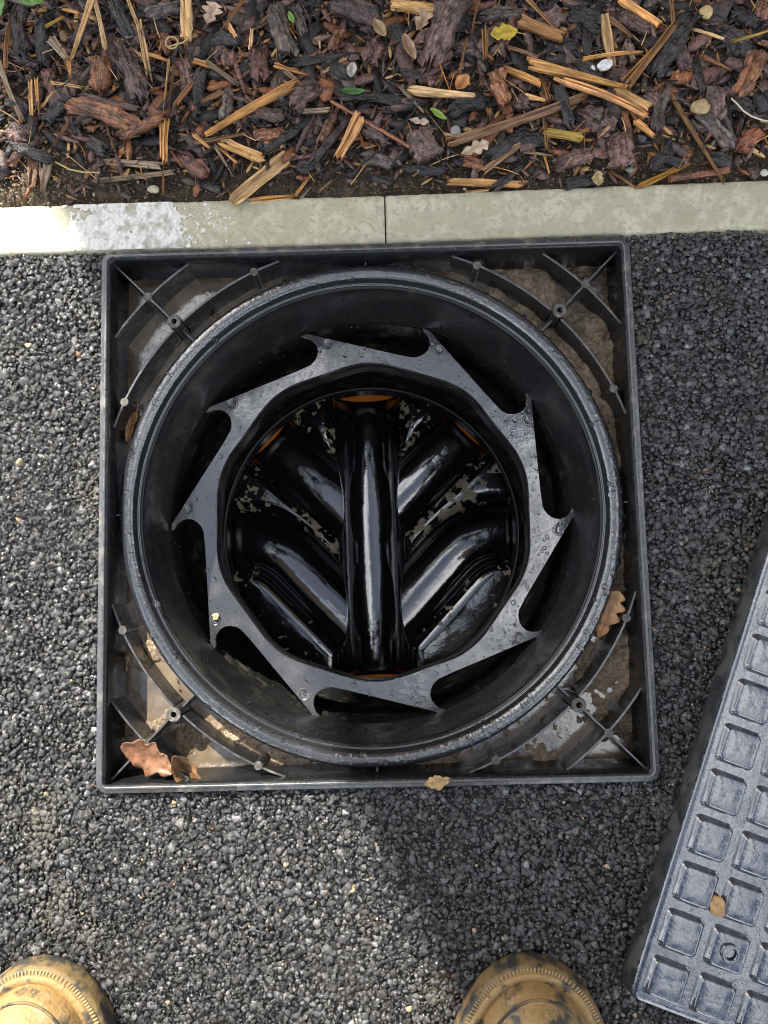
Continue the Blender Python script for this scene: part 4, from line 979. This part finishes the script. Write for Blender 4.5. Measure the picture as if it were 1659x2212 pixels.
def boot(x, y, rz):
    W = Matrix.Translation((x, y + .55, 0)) @ Matrix.Rotation(rz, 4, 'Z') @ Matrix.Diagonal((1.22, 1.12, 1.05, 1))
    root = bpy.data.objects.new('boot', None)
    def stack(name, levels, m, smooth=True, parent=None, cap=True):
        """rings of the outline at (inset, z)"""
        rings = [outline(i) for i, z in levels]; n = len(rings[0]); V = [W @ Vector((*rings[j][k], levels[j][1])) for k in range(n) for j in range(len(levels))]
        F = [tuple(reversed(f)) for f in grid_faces(n, len(levels), True)]
        if cap: F.append(tuple(k * len(levels) + len(levels) - 1 for k in range(n))[::-1])
        return obj(name, mesh(name, [tuple(v) for v in V], F, m, smooth), parent)
    up = stack('boot', [(.0112, .0215), (.0112, .0300), (.0122, .0365), (.0142, .0420), (.0150, .0432), (.0156, .0430), (.0170, .0455), (.0205, .0510), (.0255, .0560), (.0315, .0600), (.0385, .0625), (.0460, .0640)], 'boot_leather', True, person)
    stack('sole', [(.004, -.001), (.0005, .003), (0, .010), (.0006, .0145), (.0002, .019), (.0012, .0225), (.0035, .0242), (.012, .0245)], 'boot_sole', True, up)
    stack('welt', [(.0050, .0235), (.0052, .0262), (.0062, .0270), (.0085, .0272), (.0100, .0262), (.0115, .0255)], 'boot_leather', True, up, False)
    # ribbed stitching on the welt
    pts = outline(.0042); V = []; F = []
    P2 = [Vector((*p, 0)) for p in pts]; m_ = len(P2); acc = []
    for i in range(m_):
        a, b = P2[i], P2[(i + 1) % m_]; L = (b - a).length; k = max(1, int(L / .0022))
        for j in range(k): acc.append((a + (b - a) * (j / k), (b - a).normalized()))
    for p, d in acc:
        if p.y < -.16: continue
        s2 = Vector((-d.y, d.x, 0)); o = len(V)
        for sx, sy, sz in ((-1, -1, 0), (1, -1, 0), (1, 1, 0), (-1, 1, 0), (-.6, -.8, 1), (.6, -.8, 1), (.6, .8, 1), (-.6, .8, 1)):
            V.append(tuple(W @ (p + d * (sx * .0008) + s2 * (sy * .0024) + Vector((0, 0, .0240 + sz * .0009)))))
        F += [(o, o + 1, o + 5, o + 4), (o + 1, o + 2, o + 6, o + 5), (o + 2, o + 3, o + 7, o + 6), (o + 3, o, o + 4, o + 7), (o + 4, o + 5, o + 6, o + 7)]
    st = obj('stitching', mesh('stitching', V, F, 'boot_stitch'), up); st['kind'] = 'stuff'
    # raised toe cap seam
    ol = outline(.0150); k0 = [i for i, p in enumerate(ol) if p[1] > -.10]; order = sorted(k0, key=lambda i: math.atan2(ol[i][1] + .10, ol[i][0]))
    tube('toe_cap_seam', [tuple(W @ Vector((*ol[i], .0434))) for i in order], .0012, 'boot_sole', 8, up)
    def inst(levels):
        V = []; n = 25
        for s_, hw, h in levels:
            for k in range(n):
                a = math.pi * k / (n - 1); V.append(tuple(W @ Vector((hw * math.copysign(abs(math.cos(a)) ** .7, math.cos(a)), -s_, .03 + (h - .03) * math.sin(a) ** .7))))
        return obj('instep', mesh('instep', V, grid_faces(len(levels), n), 'boot_leather', True), up)
    inst([(.085, .036, .058), (.105, .038, .072), (.13, .039, .092), (.155, .040, .115), (.18, .042, .15), (.20, .044, .17)])
    # boot shaft and trouser leg above the ankle
    def leg(name, levels, m):
        V = []; n = 28
        for cy, cz, rx, ry in levels:
            for k in range(n):
                a = 2 * math.pi * k / n; V.append(tuple(W @ Vector((rx * math.cos(a), cy + ry * math.sin(a), cz))))
        return obj(name, mesh(name, V, grid_faces(len(levels), n, False, True), m, True), person)
    o = leg('boot_shaft', [(-.215, .022, .042, .080), (-.215, .06, .042, .080), (-.212, .10, .046, .070), (-.212, .17, .052, .062), (-.212, .20, .052, .060)], 'boot_leather')
    o.parent = up
    leg('trouser_leg', [(-.215, .13, .074, .080), (-.212, .16, .072, .078), (-.215, .30, .070, .075), (-.220, .45, .072, .076), (-.225, .60, .082, .088), (-.235, .78, .090, .100), (-.24, .90, .098, .11)], 'trouser')
boot(-.298, -.3870, R(3)); boot(.133, -.3930, R(-6))

# ------------------------------------------------------------------ brick house beyond the bed (casts the shade)
def house():
    hx0, hx1, y0, y1, H = -1.227, 7.4, HOUSE_Y, 8.0, 5.3
    h = tag(empty('brick_house', (hx0, y0, -.02)), 'brown brick house standing behind the mulch bed', 'house')
    def box(name, x0, yy0, z0, x1, yy1, z1, m, parent=h):
        V = [(x - hx0, y - y0, z + .02) for z in (z0, z1) for x, y in ((x0, yy0), (x1, yy0), (x1, yy1), (x0, yy1))]
        return obj(name, mesh(name, V, [(3, 2, 1, 0), (4, 5, 6, 7), (0, 1, 5, 4), (1, 2, 6, 5), (2, 3, 7, 6), (3, 0, 4, 7)], m), parent)
    w = box('wall', hx0, y0, -.2, hx1, y1, H, 'mortar')
    V = []; F = []; k = 0
    for c in range(int(H / .075)):
        z = c * .075; x = hx0 - (.1125 if c % 2 else 0)
        while x < hx0 + 3.2:
            a, b = max(x, hx0 - .002), min(x + .215, hx1); o = len(V)
            if b - a > .02:
                V += [(a, y0 - .004, z), (b, y0 - .004, z), (b, y0 - .004, z + .065), (a, y0 - .004, z + .065), (a, y0 + .03, z), (b, y0 + .03, z), (b, y0 + .03, z + .065), (a, y0 + .03, z + .065)]
                F += [(o, o + 1, o + 2, o + 3), (o + 3, o + 2, o + 6, o + 7), (o + 1, o + 5, o + 6, o + 2), (o, o + 3, o + 7, o + 4), (o, o + 4, o + 5, o + 1)]
            x += .225
    V = [(x - hx0, y - y0, z + .02) for x, y, z in V]
    b = obj('bricks', mesh('bricks', V, F, 'wall_brick'), h); b['kind'] = 'stuff'
    xm = (hx0 + hx1) / 2; V = [(hx0 - .1, y0 - .1, H), (hx1 + .1, y0 - .1, H), (hx1 + .1, y1 + .1, H), (hx0 - .1, y1 + .1, H), (hx0 - .1, (y0 + y1) / 2, H + 2.4), (hx1 + .1, (y0 + y1) / 2, H + 2.4)]
    obj('roof', mesh('roof', [(x - hx0, y - y0, z + .02) for x, y, z in V], [(0, 1, 5, 4), (2, 3, 4, 5), (1, 2, 5), (3, 0, 4), (3, 2, 1, 0)], 'roof_tile'), h)
    f = box('window', 3.2, y0 - .03, .9, 4.6, y0 + .1, 2.1, 'white_paint'); g = box('pane', 3.28, y0 - .04, .98, 4.52, y0 - .02, 2.02, 'window_glass', f)
house()
